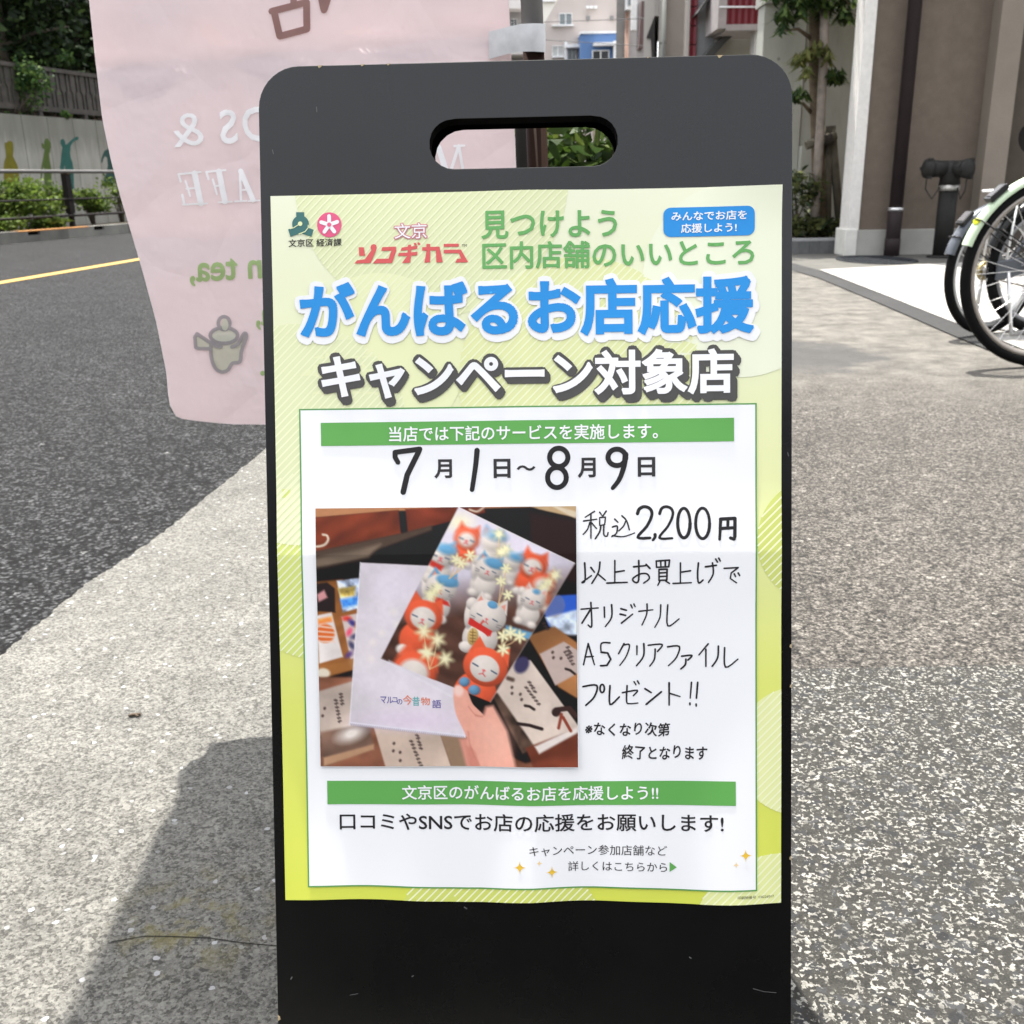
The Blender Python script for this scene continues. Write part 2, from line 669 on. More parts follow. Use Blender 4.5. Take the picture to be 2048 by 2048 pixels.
# chips along the right edge, specks and a scratch on the face
for x, y, w in ((1589.5, 1292, 9), (1590, 1372, 8), (1592, 1716, 9), (562, 2036, 12)):
    mb = MB()
    u, v = uv(x, y)
    sg = 1 if u > 0 else -1
    u = sg*0.2191
    k = w*0.00042/2
    mb.prism([B(u, v-k, 0.0004), B(u-sg*k*0.9, v-k*0.4, 0.0004), B(u-sg*k*0.7, v+k*0.5, 0.0004), B(u, v+k, 0.0004)], -BN*0.003+BX*sg*0.0004)
    mb.build('edge_chip', M_CHIP, front)
for pts, w in (([(929, 1814), (933, 1817)], 2.6), ([(1379, 1914), (1382, 1916)], 2.6), ([(584, 1954), (582, 1958)], 2.6), ([(824, 1953), (827, 1951)], 2.0), ([(1506, 1977), (1528, 1983), (1552, 1985)], 1.3),
               ([(633, 214), (634, 224)], 1.6), ([(545, 300), (547, 308)], 1.6), ([(1575, 905), (1577, 912)], 1.8), ([(700, 1990), (716, 1987)], 1.2)):
    mb = MB()
    vs_, fs_ = union(stroke_faces([uv(*p) for p in pts], w*0.00042, 7))
    mb.add([B(a, b, 0.00025) for a, b in vs_], fs_)
    mb.build('scuff', ink('scuff grey', lin(0.10)), front, fix=False)

# ------------------------------------------------------------------ the poster
PW, PH = 0.21, 0.297
def wav(u, v):
    """how the taped paper stands off the board"""
    lo = min(1.0, max(0.0, (-v-0.06)/0.24))
    hi = min(1.0, max(0.0, (v-0.15)/0.15))
    edge = min(1.0, abs(abs(u)-0.21)/0.03+0.0)
    w = 0.0022
    w += 0.0016*lo*math.sin(u*38+0.8)+0.0010*lo*lo*math.sin(u*71+2.0)
    w += 0.0012*hi*math.sin(u*22+1.9)
    w += 0.0009*math.sin(v*19+u*7)*math.sin(u*13+0.5)
    w += 0.0021*max(0.0, 1-abs(u-0.002)/0.05)+0.0015*max(0.0, 1-abs(v+0.0015)/0.05)     # fold ridges
    w += 0.0035*max(0.0, (v-0.26)/0.04)**2*max(0.0, (u-0.15)/0.06)
    return max(0.0004, w)
def dv(u, v):
    lo = min(1.0, max(0.0, (-v-0.20)/0.1))
    return lo*(0.0016*math.sin(u*33+0.2)-0.0012*max(0, (u-0.1)/0.11))
def on_poster(layer):
    def f(u, v):
        return B(u, v+dv(u, v), 0.0006+wav(u, v)+layer*0.00017)
    return f
CX = [i*0.0105 for i in range(-20, 21)]+[0.002, -0.0015, 0.0055]
CY = [i*0.01485 for i in range(-20, 21)]+[-0.0015, -0.005, 0.002]
poster = thing('poster', 'pale green campaign poster printed in blue and green, taped to the black sign board', 'poster', tuple(BC))
WHITE, BLUE, GREEN, DARK = (ink('white paper', lin(0.86, 0.86, 0.87)), ink('sky blue ink', srgb(36, 142, 216)),
                            ink('green ink', srgb(98, 166, 84)), ink('black ink', srgb(38, 36, 38)))
RED, GREY, PINK, TEAL = (ink('red ink', srgb(214, 92, 92)), ink('grey ink', srgb(80, 78, 76)), ink('pink ink', srgb(226, 92, 132)),
                         ink('teal ink', srgb(62, 112, 108)))
GOLD, PEN = ink('gold ink', srgb(228, 186, 62)), ink('marker ink', srgb(34, 32, 34), 0.5)
def pr(name, shape, mat, layer, parent=poster, cut=True):
    return flat_mesh(name, shape[0], shape[1], on_poster(layer), mat, parent, CX if cut else (), CY if cut else ())
# the sheet
def sheet_col(u, v):
    t = (v+PH)/(2*PH)
    stops = [(0.0, (212, 219, 88)), (0.28, (218, 224, 112)), (0.5, (226, 230, 160)), (0.75, (231, 234, 190)), (1.0, (234, 236, 208))]
    for (a, ca), (b, cb) in zip(stops, stops[1:]):
        if t <= b:
            k = (t-a)/(b-a)
            c = [ca[i]+(cb[i]-ca[i])*k for i in range(3)]
            break
    else:
        c = stops[-1][1]
    return srgb(*c)
NX, NY = 40, 40
gx = sorted(set([-PW+2*PW*i/NX for i in range(NX+1)]+[0.002, -0.0015, 0.0055]))
gy = sorted(set([-PH+2*PH*i/NY for i in range(NY+1)]+[-0.0015, -0.005, 0.002]))
vs = [(x, y) for y in gy for x in gx]
w_ = len(gx)
fs = [(j*w_+i, j*w_+i+1, (j+1)*w_+i+1, (j+1)*w_+i) for j in range(len(gy)-1) for i in range(w_-1)]
paper_mat = vcol('poster paper', 0.42, 0.35)
flat_mesh('sheet', vs, fs, on_poster(0), paper_mat, poster, colors=sheet_col)
# the pattern of big discs, striped and plain
def clip_poly_rect(poly):
    for ax, lim, sg in ((0, -PW, 1), (0, PW, -1), (1, -PH, 1), (1, PH, -1)):
        out = []
        for i in range(len(poly)):
            a, b = poly[i-1], poly[i]
            ia, ib = (a[ax]-lim)*sg >= 0, (b[ax]-lim)*sg >= 0
            if ia != ib:
                t = (lim-a[ax])/(b[ax]-a[ax])
                out.append(tuple(a[d]+(b[d]-a[d])*t for d in (0, 1)))
            if ib:
                out.append(b)
        poly = out
        if len(poly) < 3:
            return None
    return poly
def plain_disc(px, py, rpx, col, layer):
    c = uv(px, py)
    p = clip_poly_rect(disc(c, rpx*0.00042, 64))
    if p:
        pr('printed_disc', fill(p), ink('disc %d %d %d' % col, srgb(*col)), layer)
def stripes(px, py, rpx, layer, step=0.0048, wd=0.0012, lite=None):
    c, r = uv(px, py), rpx*0.00042
    out = []
    k = -r
    dx, dy = math.sqrt(0.5), math.sqrt(0.5)
    while k < r:
        h = math.sqrt(max(0, r*r-k*k))
        mx, my = c[0]-dy*k, c[1]+dx*k
        q = clip_poly_rect(ccw([(mx-dx*h-dy*wd/2, my-dy*h+dx*wd/2), (mx-dx*h+dy*wd/2, my-dy*h-dx*wd/2),
                                (mx+dx*h+dy*wd/2, my+dy*h-dx*wd/2), (mx+dx*h-dy*wd/2, my+dy*h+dx*wd/2)]))
        if q:
            out.append(fill(q))
        k += step
    if out:
        pr('printed_stripes', merge(out), ink('stripe ink', srgb(238, 240, 200)), layer)
for px, py, r, col in ((862, 360, 270, (223, 228, 180)), (600, 870, 220, (224, 229, 182)), (1160, 760, 240, (225, 229, 168)), (1640, 1080, 125, (206, 214, 118)),
                       (640, 1130, 190, (214, 224, 128)), (1600, 1500, 130, (228, 232, 168)), (1000, 1900, 220, (206, 214, 110)), (1560, 1880, 180, (226, 231, 160))):
    plain_disc(px, py, r, col, 0.9+0.12*(px % 7))
    stripes(px, py, r, 2.0)
plain_disc(1000, 600, 0.1, (222, 229, 166), 1)
for px, py, r, col in ((1330, 1030, 90, (222, 228, 120)), (760, 720, 170, (232, 235, 186)), (1480, 560, 190, (235, 238, 212))):
    plain_disc(px, py, r, col, 1.5)

def rect(u0, v0, u1, v1):
    return [(u0, v0), (u1, v0), (u1, v1), (u0, v1)], [(0, 1, 2, 3)]
def px_rect(tl, br):
    a, b = uv(*tl), uv(*br)
    return a[0], b[1], b[0], a[1]
pr('white_panel', rect(-0.1885, -0.2845, 0.1885, 0.1197), WHITE, 3.6)
t_ = 0.0012
pr('panel_border', merge([rect(-0.1897, -0.2857, -0.1885, 0.1209), rect(0.1885, -0.2857, 0.1897, 0.1209),
                          rect(-0.1885, 0.1197, 0.1885, 0.1209), rect(-0.1885, -0.2857, 0.1885, -0.2845)]), ink('border green', srgb(92, 150, 84)), 4)
def line(name, body, tl, br, mat, layer, bold=0.0, parent=poster, res=3, spacing=1.0):
    v, f = glyphs(body, bold, res, spacing)
    return pr(name, (fit(v, *px_rect(tl, br)), f), mat, layer, parent)
# banners
for tl, br, body, t0, t1 in (((643, 846), (1466.6, 882.7), '当店では下記のサービスを実施します。', (779, 853.5), (1314.7, 877.5)),
                             ((656, 1559), (1469.7, 1607.5), '文京区のがんばるお店を応援しよう!!', (805, 1568), (1316, 1597.5))):
    b_ = pr('green_banner', rect(*px_rect(tl, br)), GREEN, 5)
    line('lettering', body, t0, t1, WHITE, 7, 0.014, b_)
# badge
def rrect(u0, v0, u1, v1, r, n=6):
    p = []
    for cx, cy, a in ((u1-r, v1-r, 0), (u0+r, v1-r, 90), (u0+r, v0+r, 180), (u1-r, v0+r, 270)):
        p += [(cx+r*math.cos(R(a+90*i/n)), cy+r*math.sin(R(a+90*i/n))) for i in range(n+1)]
    return fill(p)
bd = pr('blue_badge', rrect(*px_rect((1326, 417), (1508, 472)), 0.006), BLUE, 4)
line('lettering', 'みんなでお店を', (1342, 425), (1492, 440.5), WHITE, 6, 0.018, bd)
line('lettering', '応援しよう!', (1361, 449), (1472, 465.5), WHITE, 6, 0.018, bd)
# headings
line('green_heading', '見つけよう', (963, 425), (1234, 476), ink('heading green', srgb(104, 170, 96)), 4, 0.02)
line('green_heading', '区内店舗のいいところ', (965, 487), (1507, 532), ink('heading green', srgb(104, 170, 96)), 4, 0.02)
def fat(body, tl, br, bold):
    v, f = glyphs(body, bold, 5 if bold else 3, 1.0, True)
    return fit(v, *px_rect(tl, br)), f
PXM = 0.00042
s1 = fat('がんばるお店応援', (600, 567), (1506, 668), 0.036)
hd = pr('blue_headline', s1, BLUE, 8)
pr('halo', dilate(*fat('がんばるお店応援', (600, 567), (1506, 668), 0.0), 10*PXM, ((0, 0), (3*PXM, -5*PXM)), 8), WHITE, 5, hd)
s2 = fat('キャンペーン対象店', (643, 708), (1466, 789), 0.031)
hd2 = pr('white_headline', s2, WHITE, 8)
pr('drop_shade', dilate(*fat('キャンペーン対象店', (643, 708), (1466, 789), 0.0), 7.5*PXM, ((0, 0), (3.5*PXM, -4.5*PXM), (7*PXM, -9*PXM)), 6), GREY, 5.5, hd2)
# left logos (A: zoomed reading of the photo)
A = lambda x, y: uv(520+x*0.2795, 360+y*0.2795)
P_ = lambda pts, m=A: [m(*p) for p in pts]
K = 0.2795*PXM
em = pr('ward_emblem', union([disc(A(297, 322), 60*K, 24), ccw(P_([(265, 237), (322, 237), (325, 290), (268, 290)])),
                              ccw(P_([(208, 360), (300, 325), (340, 330), (335, 372), (225, 412)])),
                              ccw(P_([(345, 345), (390, 362), (374, 412), (305, 388)]))]), TEAL, 4)
pr('cut_line', union([disc(A(295, 320), 16*K, 14)]+stroke_faces(P_([(290, 322), (250, 348), (225, 356)]), 6*K)
                     + stroke_faces(P_([(352, 330), (352, 348), (330, 376), (285, 393)]), 6*K)), ink('pale paper', srgb(228, 234, 180)), 6, em)
rd = pr('pink_roundel', fill(disc(A(502, 327), 87*K, 30)), PINK, 4)
arms = []
for a in (90, 18, 162, 234, 306):
    arms += stroke_faces([A(502, 327), (A(502, 327)[0]+60*K*math.cos(R(a)), A(502, 327)[1]+60*K*math.sin(R(a)))], 27*K)
pr('white_star', union(arms), WHITE, 6, rd)
pr('hub_dot', fill(disc(A(502, 327), 15*K, 14)), PINK, 8, rd)
line('caption', '文京区 経済課', (520+210*.2795, 360+430*.2795), (520+590*.2795, 360+478*.2795), DARK, 4, 0.012)
bk = fat('文京', (520+966*.2795, 360+320*.2795), (520+1198*.2795, 360+425*.2795), 0.004)
lg = pr('campaign_logo', merge([fill(P_(q)) for q in (
    [(712, 487), (748, 487), (758, 548), (715, 548)],
    [(795, 488), (803, 470), (820, 464), (836, 472), (840, 490), (835, 512), (797, 600), (680, 603), (700, 580), (755, 573), (802, 508)],
    [(880, 487), (977, 483), (980, 512), (950, 600), (812, 603), (840, 570), (925, 568), (945, 512), (872, 514)],
    [(1018, 490), (1062, 484), (1066, 470), (1086, 470), (1085, 482), (1130, 478), (1130, 500), (1085, 505), (1085, 524), (1131, 520), (1128, 546), (1085, 548),
     (1078, 598), (1020, 601), (1048, 562), (1060, 550), (990, 550), (1000, 528), (1062, 526), (1062, 508), (1012, 513)],
    [(1103, 458), (1118, 456), (1128, 474), (1112, 477)], [(1130, 455), (1143, 453), (1152, 470), (1137, 473)],
    [(1165, 488), (1195, 487), (1195, 465), (1222, 465), (1222, 486), (1288, 484), (1312, 595), (1266, 597), (1262, 512), (1222, 512), (1222, 595), (1180, 598), (1196, 512), (1165, 513)],
    [(1318, 465), (1425, 463), (1427, 484), (1318, 486)],
    [(1318, 507), (1440, 505), (1493, 595), (1400, 598), (1414, 572), (1442, 568), (1425, 531), (1318, 532)])]), RED, 4)
pr('outline', dilate(*bk, 2.0*PXM, n=6), ink('outline rose', srgb(206, 130, 140)), 4, lg)
pr('lettering', bk, WHITE, 6, lg)
line('lettering', 'TM', (520+1447*.2795, 360+467*.2795), (520+1483*.2795, 360+486*.2795), ink('grey ink', srgb(80, 78, 76)), 4, 0.0, lg)
# the date, printed and by marker pen (E: zoomed reading)
E_ = lambda x, y: uv(640+x*0.4555, 820+y*0.4555)
KE = 0.4555*PXM
shp = []
for ch, x0, y0, x1, y1 in (('月', 503, 217, 582, 300), ('日', 763, 215, 838, 298), ('～', 864, 243, 947, 266), ('月', 1130, 210, 1210, 297), ('日', 1393, 207, 1470, 292)):
    v, f = glyphs(ch, 0.028, 3, 1.0, True)
    a, b = E_(x0, y0), E_(x1, y1)
    pr('date_print', (fit(v, a[0], b[1], b[0], a[1]), f), ink('print black', srgb(52, 50, 52)), 5)
def oval(cx, cy, rx, ry, a0=0, a1=360, n=22):
    return [(cx+rx*math.cos(R(a0+(a1-a0)*i/n)), cy+ry*math.sin(R(a0+(a1-a0)*i/n))) for i in range(n+1)]
digits = []
for pts, wd, w1 in (([(345, 230), (332, 208), (332, 186), (440, 172), (432, 190), (385, 285), (368, 360)], 21, 25), ([(691, 178), (684, 250), (669, 350)], 24, 20)):
    digits.append(stroke_faces([E_(*p) for p in (pts if wd == 21 else smooth_line(pts))], wd*KE, 10, w1*KE))
digits.append(stroke_faces([E_(*p) for p in oval(1048, 208, 40, 40)], 22*KE, 9)+stroke_faces([E_(*p) for p in oval(1040, 296, 41, 44)], 22*KE, 9))
digits.append(stroke_faces([E_(*p) for p in oval(1302, 208, 39, 36)], 22*KE, 9)+stroke_faces([E_(*p) for p in smooth_line([(1340, 195), (1332, 250), (1312, 305), (1284, 342)])], 25*KE, 9, 18*KE))
for d_ in digits:
    pr('marker_digit', union(d_), PEN, 5)
# the handwriting (F: zoomed reading)
F_ = lambda x, y: uv(1100+x*0.31056, 960+y*0.31056)
KF = 0.31056*PXM
HW = {
 'price': (10.5, [[(285,200),(225,238)],[(215,262),(300,250)],[(262,222),(262,372)],[(255,270),(240,315),(212,348)],[(268,275),(298,310)],
   [(318,205),(335,230)],[(360,198),(340,228)],[(318,240),(355,237),(350,285),(318,290),(318,240)],[(325,295),(318,330),(290,375)],[(345,292),(345,350),(365,358),(372,335)],
   [(415,250),(435,270)],[(400,300),(430,295),(425,340),(395,362)],[(400,355),(470,362),(542,338)],[(460,228),(490,260),(508,318)],[(485,262),(470,295),(440,325)]]),
 'bold_price': (21, [[(560,215),(572,185),(605,170),(642,185),(652,225),(620,295),(562,366),(640,370)],[(672,348),(672,365),(658,384)],
   [(702,215),(715,182),(745,170),(778,185),(786,225),(755,295),(700,369),(782,372)],oval(857,275,40,95),oval(977,277,45,98),
   [(1093,250),(1086,380)],[(1092,250),(1185,245),(1183,360),(1178,378),(1155,370)],[(1140,250),(1138,305)],[(1090,310),(1182,305)]]),
 'lines': (11.5, [[(222,530),(225,640),(205,655),(265,612)],[(262,560),(285,590)],[(320,525),(310,590),(268,662)],[(305,600),(355,642)],
   [(415,515),(415,655)],[(415,590),(475,580)],[(365,660),(495,655)],
   [(535,555),(610,548)],[(568,515),(568,640),(545,655),(530,632),(575,602),(620,600),(636,630),(600,660)],[(615,540),(640,565)],
   [(680,518),(765,512),(760,555),(682,558),(680,518)],[(708,518),(710,555)],[(738,515),(738,555)],[(698,572),(750,570),(748,640),(698,642),(698,572)],[(698,595),(748,592)],[(698,618),(748,615)],[(705,645),(690,675)],[(740,645),(765,662)],
   [(835,530),(835,655)],[(835,590),(900,580)],[(788,662),(905,657)],
   [(950,530),(945,600),(952,658),(980,640)],[(995,555),(1065,545)],[(1040,530),(1045,600),(1015,655)],[(1060,505),(1072,525)],[(1080,500),(1090,518)],
   [(1115,565),(1205,560),(1160,595),(1155,630),(1195,658)],[(1180,600),(1188,618)],[(1205,595),(1215,612)],
   [(200,828),(310,820)],[(262,785),(268,935),(245,930)],[(260,830),(205,918)],[(348,815),(350,880)],[(395,800),(395,880),(355,940)],
   [(455,825),(490,835)],[(450,860),(485,868)],[(458,918),(530,860)],[(518,800),(528,820)],[(538,795),(546,812)],
   [(570,842),(660,832)],[(622,795),(620,860),(590,930)],[(710,800),(705,880),(672,945)],[(755,800),(755,935),(828,890)],
   [(245,1050),(215,1185)],[(245,1050),(285,1185)],[(225,1135),(278,1132)],[(385,1045),(330,1048),(328,1105)],[(328,1105),(370,1110),(390,1150),(365,1190),(325,1192)],
   [(475,1050),(440,1115)],[(470,1060),(510,1058),(490,1130),(448,1190)],[(558,1065),(558,1120)],[(602,1050),(600,1130),(555,1192)],
   [(630,1060),(720,1055),(690,1100)],[(675,1085),(670,1150),(640,1195)],[(755,1070),(830,1068),(810,1140),(760,1192)],[(845,1130),(910,1125),(885,1155)],[(872,1150),(868,1185),(840,1212)],
   [(1015,1050),(955,1122)],[(1000,1085),(1000,1195)],[(1080,1065),(1075,1140),(1040,1195)],[(1120,1075),(1125,1200),(1205,1148)],
   [(212,1325),(300,1318),(285,1390),(230,1445)],oval(335,1338,14,26),[(385,1320),(385,1440),(445,1392)],
   [(465,1365),(560,1350),(535,1385)],[(495,1320),(492,1420),(510,1436),(565,1432)],[(540,1295),(552,1315)],[(562,1290),(572,1308)],
   [(610,1340),(650,1365)],[(618,1440),(715,1360)],[(765,1302),(765,1445)],[(770,1370),(835,1390)],
   [(908,1298),(900,1400)],[(948,1298),(940,1400)],[(898,1432),(898,1442)],[(938,1438),(938,1450)]])}
for nm, (wd, strokes) in HW.items():
    pen = []
    for s_ in strokes:
        pts = s_ if (len(s_) > 12 or len(s_) in (2, 5)) else smooth_line(s_, 4)
        k_ = random.uniform(0.92, 1.12)
        pen += stroke_faces([F_(*p) for p in pts], wd*KF*k_, 8, wd*KF*k_*random.uniform(0.72, 0.98))
    pr('handwriting', union(pen), PEN, 5)
for body, x0, y0, x1, y1 in (('※なくなり次第', 225, 1556, 772, 1648), ('終了となります', 460, 1698, 1010, 1796)):
    v, f = glyphs(body, 0.018)
    xs = [q[0] for q in v]
    w0 = (max(xs)-min(xs))/len(body)
    v = [(x+0.05*y, y+0.05*math.sin(1.7*x/w0)+0.03*math.sin(x*3.1)) for x, y in v]
    a, b = F_(x0, y0), F_(x1, y1)
    pr('handwriting', (fit(v, a[0], b[1], b[0], a[1]), f), PEN, 5)
# foot of the poster
line('appeal_line', '口コミやSNSでお店の応援をお願いします!', (681, 1623), (1445.5, 1660), DARK, 5, 0.012)
line('small_line', 'キャンペーン参加店舗など', (1059, 1686.6), (1333.5, 1708), DARK, 5, 0.0)
line('small_line', '詳しくはこちらから', (1136, 1719.7), (1333.5, 1740), DARK, 5, 0.0)
D_ = lambda x, y: uv(1030+x*0.295, 1480+y*0.295)
pr('arrow', fill([D_(1046, 812), D_(1094, 846), D_(1046, 878)]), GREEN, 5)
for x, y, r, m in ((1040, 1729, 13, GOLD), (1079, 1721, 6.5, ink('pale gold', srgb(232, 204, 150))), (1104, 1740, 12, GOLD), (1489, 1705, 12.5, GOLD), (1470, 1723, 6.5, ink('pale gold', srgb(232, 204, 150)))):
    pts = []
    for i in range(4):
        a = R(90*i)
        for k in range(5):
            t = k/5
            d_ = r*((1-t)**2+0.0)+r*0.02
            e_ = r*(t**2)
            pts.append((x+math.cos(a)*d_-math.sin(a)*e_, y+math.sin(a)*d_+math.cos(a)*e_))
    pr('sparkle', fill([uv(*p) for p in pts]), m, 5)
line('print_number', '印刷物番号  C0226017', (1472.7, 1784), (1545.8, 1790.5), ink('small grey', srgb(90, 90, 70)), 4, 0.0)
# ------------------------------------------------------------------ the photo print stuck on the poster: painted as a colour per vertex
PN = 420
PX0, PY0, PSZ = 130.0, 113.0, 1716.0
yy, xx = np.mgrid[0:PN, 0:PN]
GXX = PX0+(xx+0.5)*PSZ/PN
GYY = PY0+(yy+0.5)*PSZ/PN
IMG = np.zeros((PN, PN, 3))
PXS = PSZ/PN
def nz(scale, seed, oct_=3):
    """smooth noise over the print"""
    g = np.random.default_rng(seed)
    out = np.zeros((PN, PN))
    amp = 1.0
    for o in range(oct_):
        k = int(scale*2**o)+2
        a = g.random((k+1, k+1))
        u = np.linspace(0, k-1e-6, PN)
        i = u.astype(int)
        f = u-i
        f = f*f*(3-2*f)
        r = a[i]*(1-f)[:, None]+a[i+1]*f[:, None]
        r = r[:, i]*(1-f)+r[:, i+1]*f
        out += amp*(r-0.5)
        amp *= 0.5
    return out
def blend(mask, col):
    global IMG
    c = np.array(col, float)
    if c.ndim == 1:
        c = c[None, None, :]
    IMG = IMG*(1-mask[..., None])+c*mask[..., None]
def sstep(d, soft):
    return np.clip(0.5-d/(2*soft), 0, 1)
def ell(cx, cy, rx, ry, col, rot=0, soft=8, shade=0.0, lx=-0.4, ly=-0.6, alpha=1.0):
    c, s = math.cos(R(rot)), math.sin(R(rot))
    X, Y = GXX-cx, GYY-cy
    x, y = (X*c+Y*s)/rx, (-X*s+Y*c)/ry
    d = (np.sqrt(x*x+y*y)-1)*min(rx, ry)
    m = sstep(d, max(soft, PXS*0.7))*alpha
    if shade:
        k = 1+shade*(x*lx+y*ly)-shade*0.5*np.clip(x*x+y*y, 0, 1.2)
        blend(m, np.clip(np.array(col, float)[None, None, :]*k[..., None], 0, 255))
    else:
        blend(m, col)
def pdist(pts):
    d = np.full((PN, PN), 1e9)
    inside = np.zeros((PN, PN), bool)
    n = len(pts)
    for i in range(n):
        (ax, ay), (bx, by) = pts[i], pts[(i+1) % n]
        ex, ey = bx-ax, by-ay
        t = np.clip(((GXX-ax)*ex+(GYY-ay)*ey)/(ex*ex+ey*ey+1e-9), 0, 1)
        d = np.minimum(d, np.hypot(GXX-ax-t*ex, GYY-ay-t*ey))
        cond = ((ay > GYY) != (by > GYY))
        with np.errstate(divide='ignore', invalid='ignore'):
            xi = (bx-ax)*(GYY-ay)/(by-ay if by != ay else 1e-9)+ax
        inside ^= cond & (GXX < xi)
    return np.where(inside, -d, d)
def pol(pts, col, soft=5, tex=None, alpha=1.0):
    m = sstep(pdist(pts), max(soft, PXS*0.7))*alpha
    if tex is not None:
        blend(m, np.clip(np.array(col, float)[None, None, :]*(1+tex)[..., None], 0, 255))
    else:
        blend(m, col)
    return m
def pline(pts, wd, col, soft=3, alpha=1.0):
    d = np.full((PN, PN), 1e9)
    for (ax, ay), (bx, by) in zip(pts, pts[1:]):
        ex, ey = bx-ax, by-ay
        t = np.clip(((GXX-ax)*ex+(GYY-ay)*ey)/(ex*ex+ey*ey+1e-9), 0, 1)
        d = np.minimum(d, np.hypot(GXX-ax-t*ex, GYY-ay-t*ey))
    blend(sstep(d-wd/2, max(soft, PXS*0.6))*alpha, col)
# --- the shop counter behind
wood = nz(5, 1)*0.25+np.sin((GYY*0.9+GXX*0.25)*0.06+nz(4, 2)*9)*0.05
blend(np.ones((PN, PN)), np.array([24, 16, 15.])[None, None]*(1+wood[..., None]))
pol([(100, 90), (1850, 90), (1850, 110), (640, 135), (100, 175)], (176, 122, 84), 6)
pol([(100, 175), (680, 128), (695, 285), (100, 405)], (112, 48, 28), 6, wood*1.6)
pol([(725, 122), (1250, 100), (1250, 150), (740, 275)], (104, 44, 28), 6, wood*1.6)
pol([(1520, 100), (1850, 100), (1850, 190), (1600, 130)], (190, 160, 120), 6)
pol([(1700, 105), (1850, 150), (1850, 200), (1690, 112)], (214, 196, 168), 6)
pol([(100, 400), (700, 280), (900, 230), (900, 262), (500, 400), (100, 470)], (74, 58, 48), 10)
pol([(100, 445), (560, 350), (480, 440), (100, 520)], (122, 104, 88), 16, wood)
pline(smooth_line([(178, 285), (205, 292), (212, 320), (190, 350), (150, 362), (110, 362)]), 15, (206, 188, 168), 5)
pline(smooth_line([(1150, 130), (1200, 142), (1245, 112)]), 13, (200, 180, 160), 5)
pol([(100, 520), (800, 420), (1850, 520), (1850, 1000), (100, 1000)], (26, 17, 15), 30)
pol([(1540, 150), (1850, 200), (1850, 620), (1560, 500)], (44, 24, 20), 20)
# shelf of cloths at the left
pol([(100, 600), (300, 580), (480, 640), (420, 1160), (100, 1260)], (150, 94, 50), 10, wood)
pol([(110, 610), (200, 600), (250, 640), (250, 800), (120, 790)], (44, 34, 34), 6)
pol([(130, 680), (180, 650), (200, 700), (140, 730)], (214, 150, 150), 8)
pol([(265, 590), (420, 570), (450, 760), (300, 800)], (178, 190, 214), 6, nz(28, 5)*1.0)
pol([(270, 640), (390, 625), (380, 690), (290, 700)], (206, 176, 92), 10, nz(30, 6)*0.8)
pol([(285, 715), (420, 690), (430, 745), (300, 770)], (66, 128, 206), 12, nz(26, 7)*0.9)
pol([(125, 820), (225, 800), (295, 1095), (135, 1140)], (236, 226, 220), 6, nz(8, 8)*0.15)
ell(180, 940, 62, 62, (226, 110, 52), soft=8)
for k in range(4):
    pline([(125, 890+k*34), (240, 905+k*30)], 10, (240, 206, 186), 5)
pol([(130, 845), (225, 825), (228, 860), (135, 880)], (226, 120, 60), 10, nz(20, 9))
pol([(290, 830), (400, 805), (440, 1090), (345, 1110)], (214, 196, 190), 6)
for i, c in enumerate(((226, 70, 60), (70, 60, 130), (236, 150, 60), (240, 90, 120), (50, 50, 90), (230, 120, 60), (40, 40, 80), (230, 80, 70), (90, 60, 120))):
    ell(325+(i*37) % 95, 840+i*30, 30, 17, c, rot=i*40, soft=10)
pol([(100, 1165), (370, 1120), (370, 1180), (200, 1215), (100, 1245)], (160, 104, 56), 8, wood)
ell(160, 1205, 46, 34, (232, 218, 196), soft=8)
# cloth packets on the table
pol([(100, 1230), (360, 1230), (560, 1500), (1130, 1640), (1500, 1800), (1850, 1700), (1850, 1850), (100, 1850)], (128, 82, 62), 10, wood*1.5)
pol([(110, 1330), (380, 1250), (480, 1530), (130, 1620)], (206, 186, 172), 8, nz(5, 11)*0.25)
pol([(130, 1600), (460, 1540), (490, 1700), (150, 1830)], (120, 92, 78), 12, nz(4, 12)*0.7)
ell(340, 1610, 90, 46, (242, 230, 220), rot=-20, soft=30)
pol([(150, 1770), (490, 1680), (490, 1715), (150, 1830)], (186, 144, 112), 8)
pol([(490, 1560), (930, 1600), (1010, 1850), (570, 1850)], (214, 190, 172), 6, nz(4, 13)*0.2)
pol([(930, 1600), (1100, 1640), (1200, 1850), (1010, 1850)], (152, 124, 100), 8)
pol([(1600, 700), (1850, 690), (1850, 860), (1660, 900)], (52, 98, 204), 8)
pol([(1640, 840), (1850, 790), (1850, 960), (1700, 950)], (196, 208, 226), 10, nz(24, 14)*0.7)
pol([(1520, 960), (1700, 900), (1850, 1010), (1850, 1380), (1720, 1300)], (146, 98, 60), 8, nz(3, 15)*0.5)
pol([(1600, 1080), (1760, 1000), (1850, 1060), (1850, 1210), (1700, 1290)], (198, 176, 166), 6)
pol([(1330, 1130), (1540, 1120), (1860, 1570), (1560, 1720), (1280, 1330)], (214, 196, 182), 6, nz(6, 16)*0.2)
pol([(1270, 1330), (1320, 1340), (1560, 1690), (1480, 1740)], (96, 74, 62), 8, nz(14, 17)*1.0)
pol([(1500, 1700), (1850, 1570), (1850, 1850), (1560, 1850)], (112, 56, 40), 8, wood*1.5)
pol([(1560, 1690), (1850, 1560), (1850, 1600), (1590, 1740)], (226, 214, 206), 8)
ell(1480, 1150, 46, 60, (62, 58, 92), rot=30, soft=10)
pline([(1390, 1240), (1420, 1250)], 26, (90, 70, 60), 8)
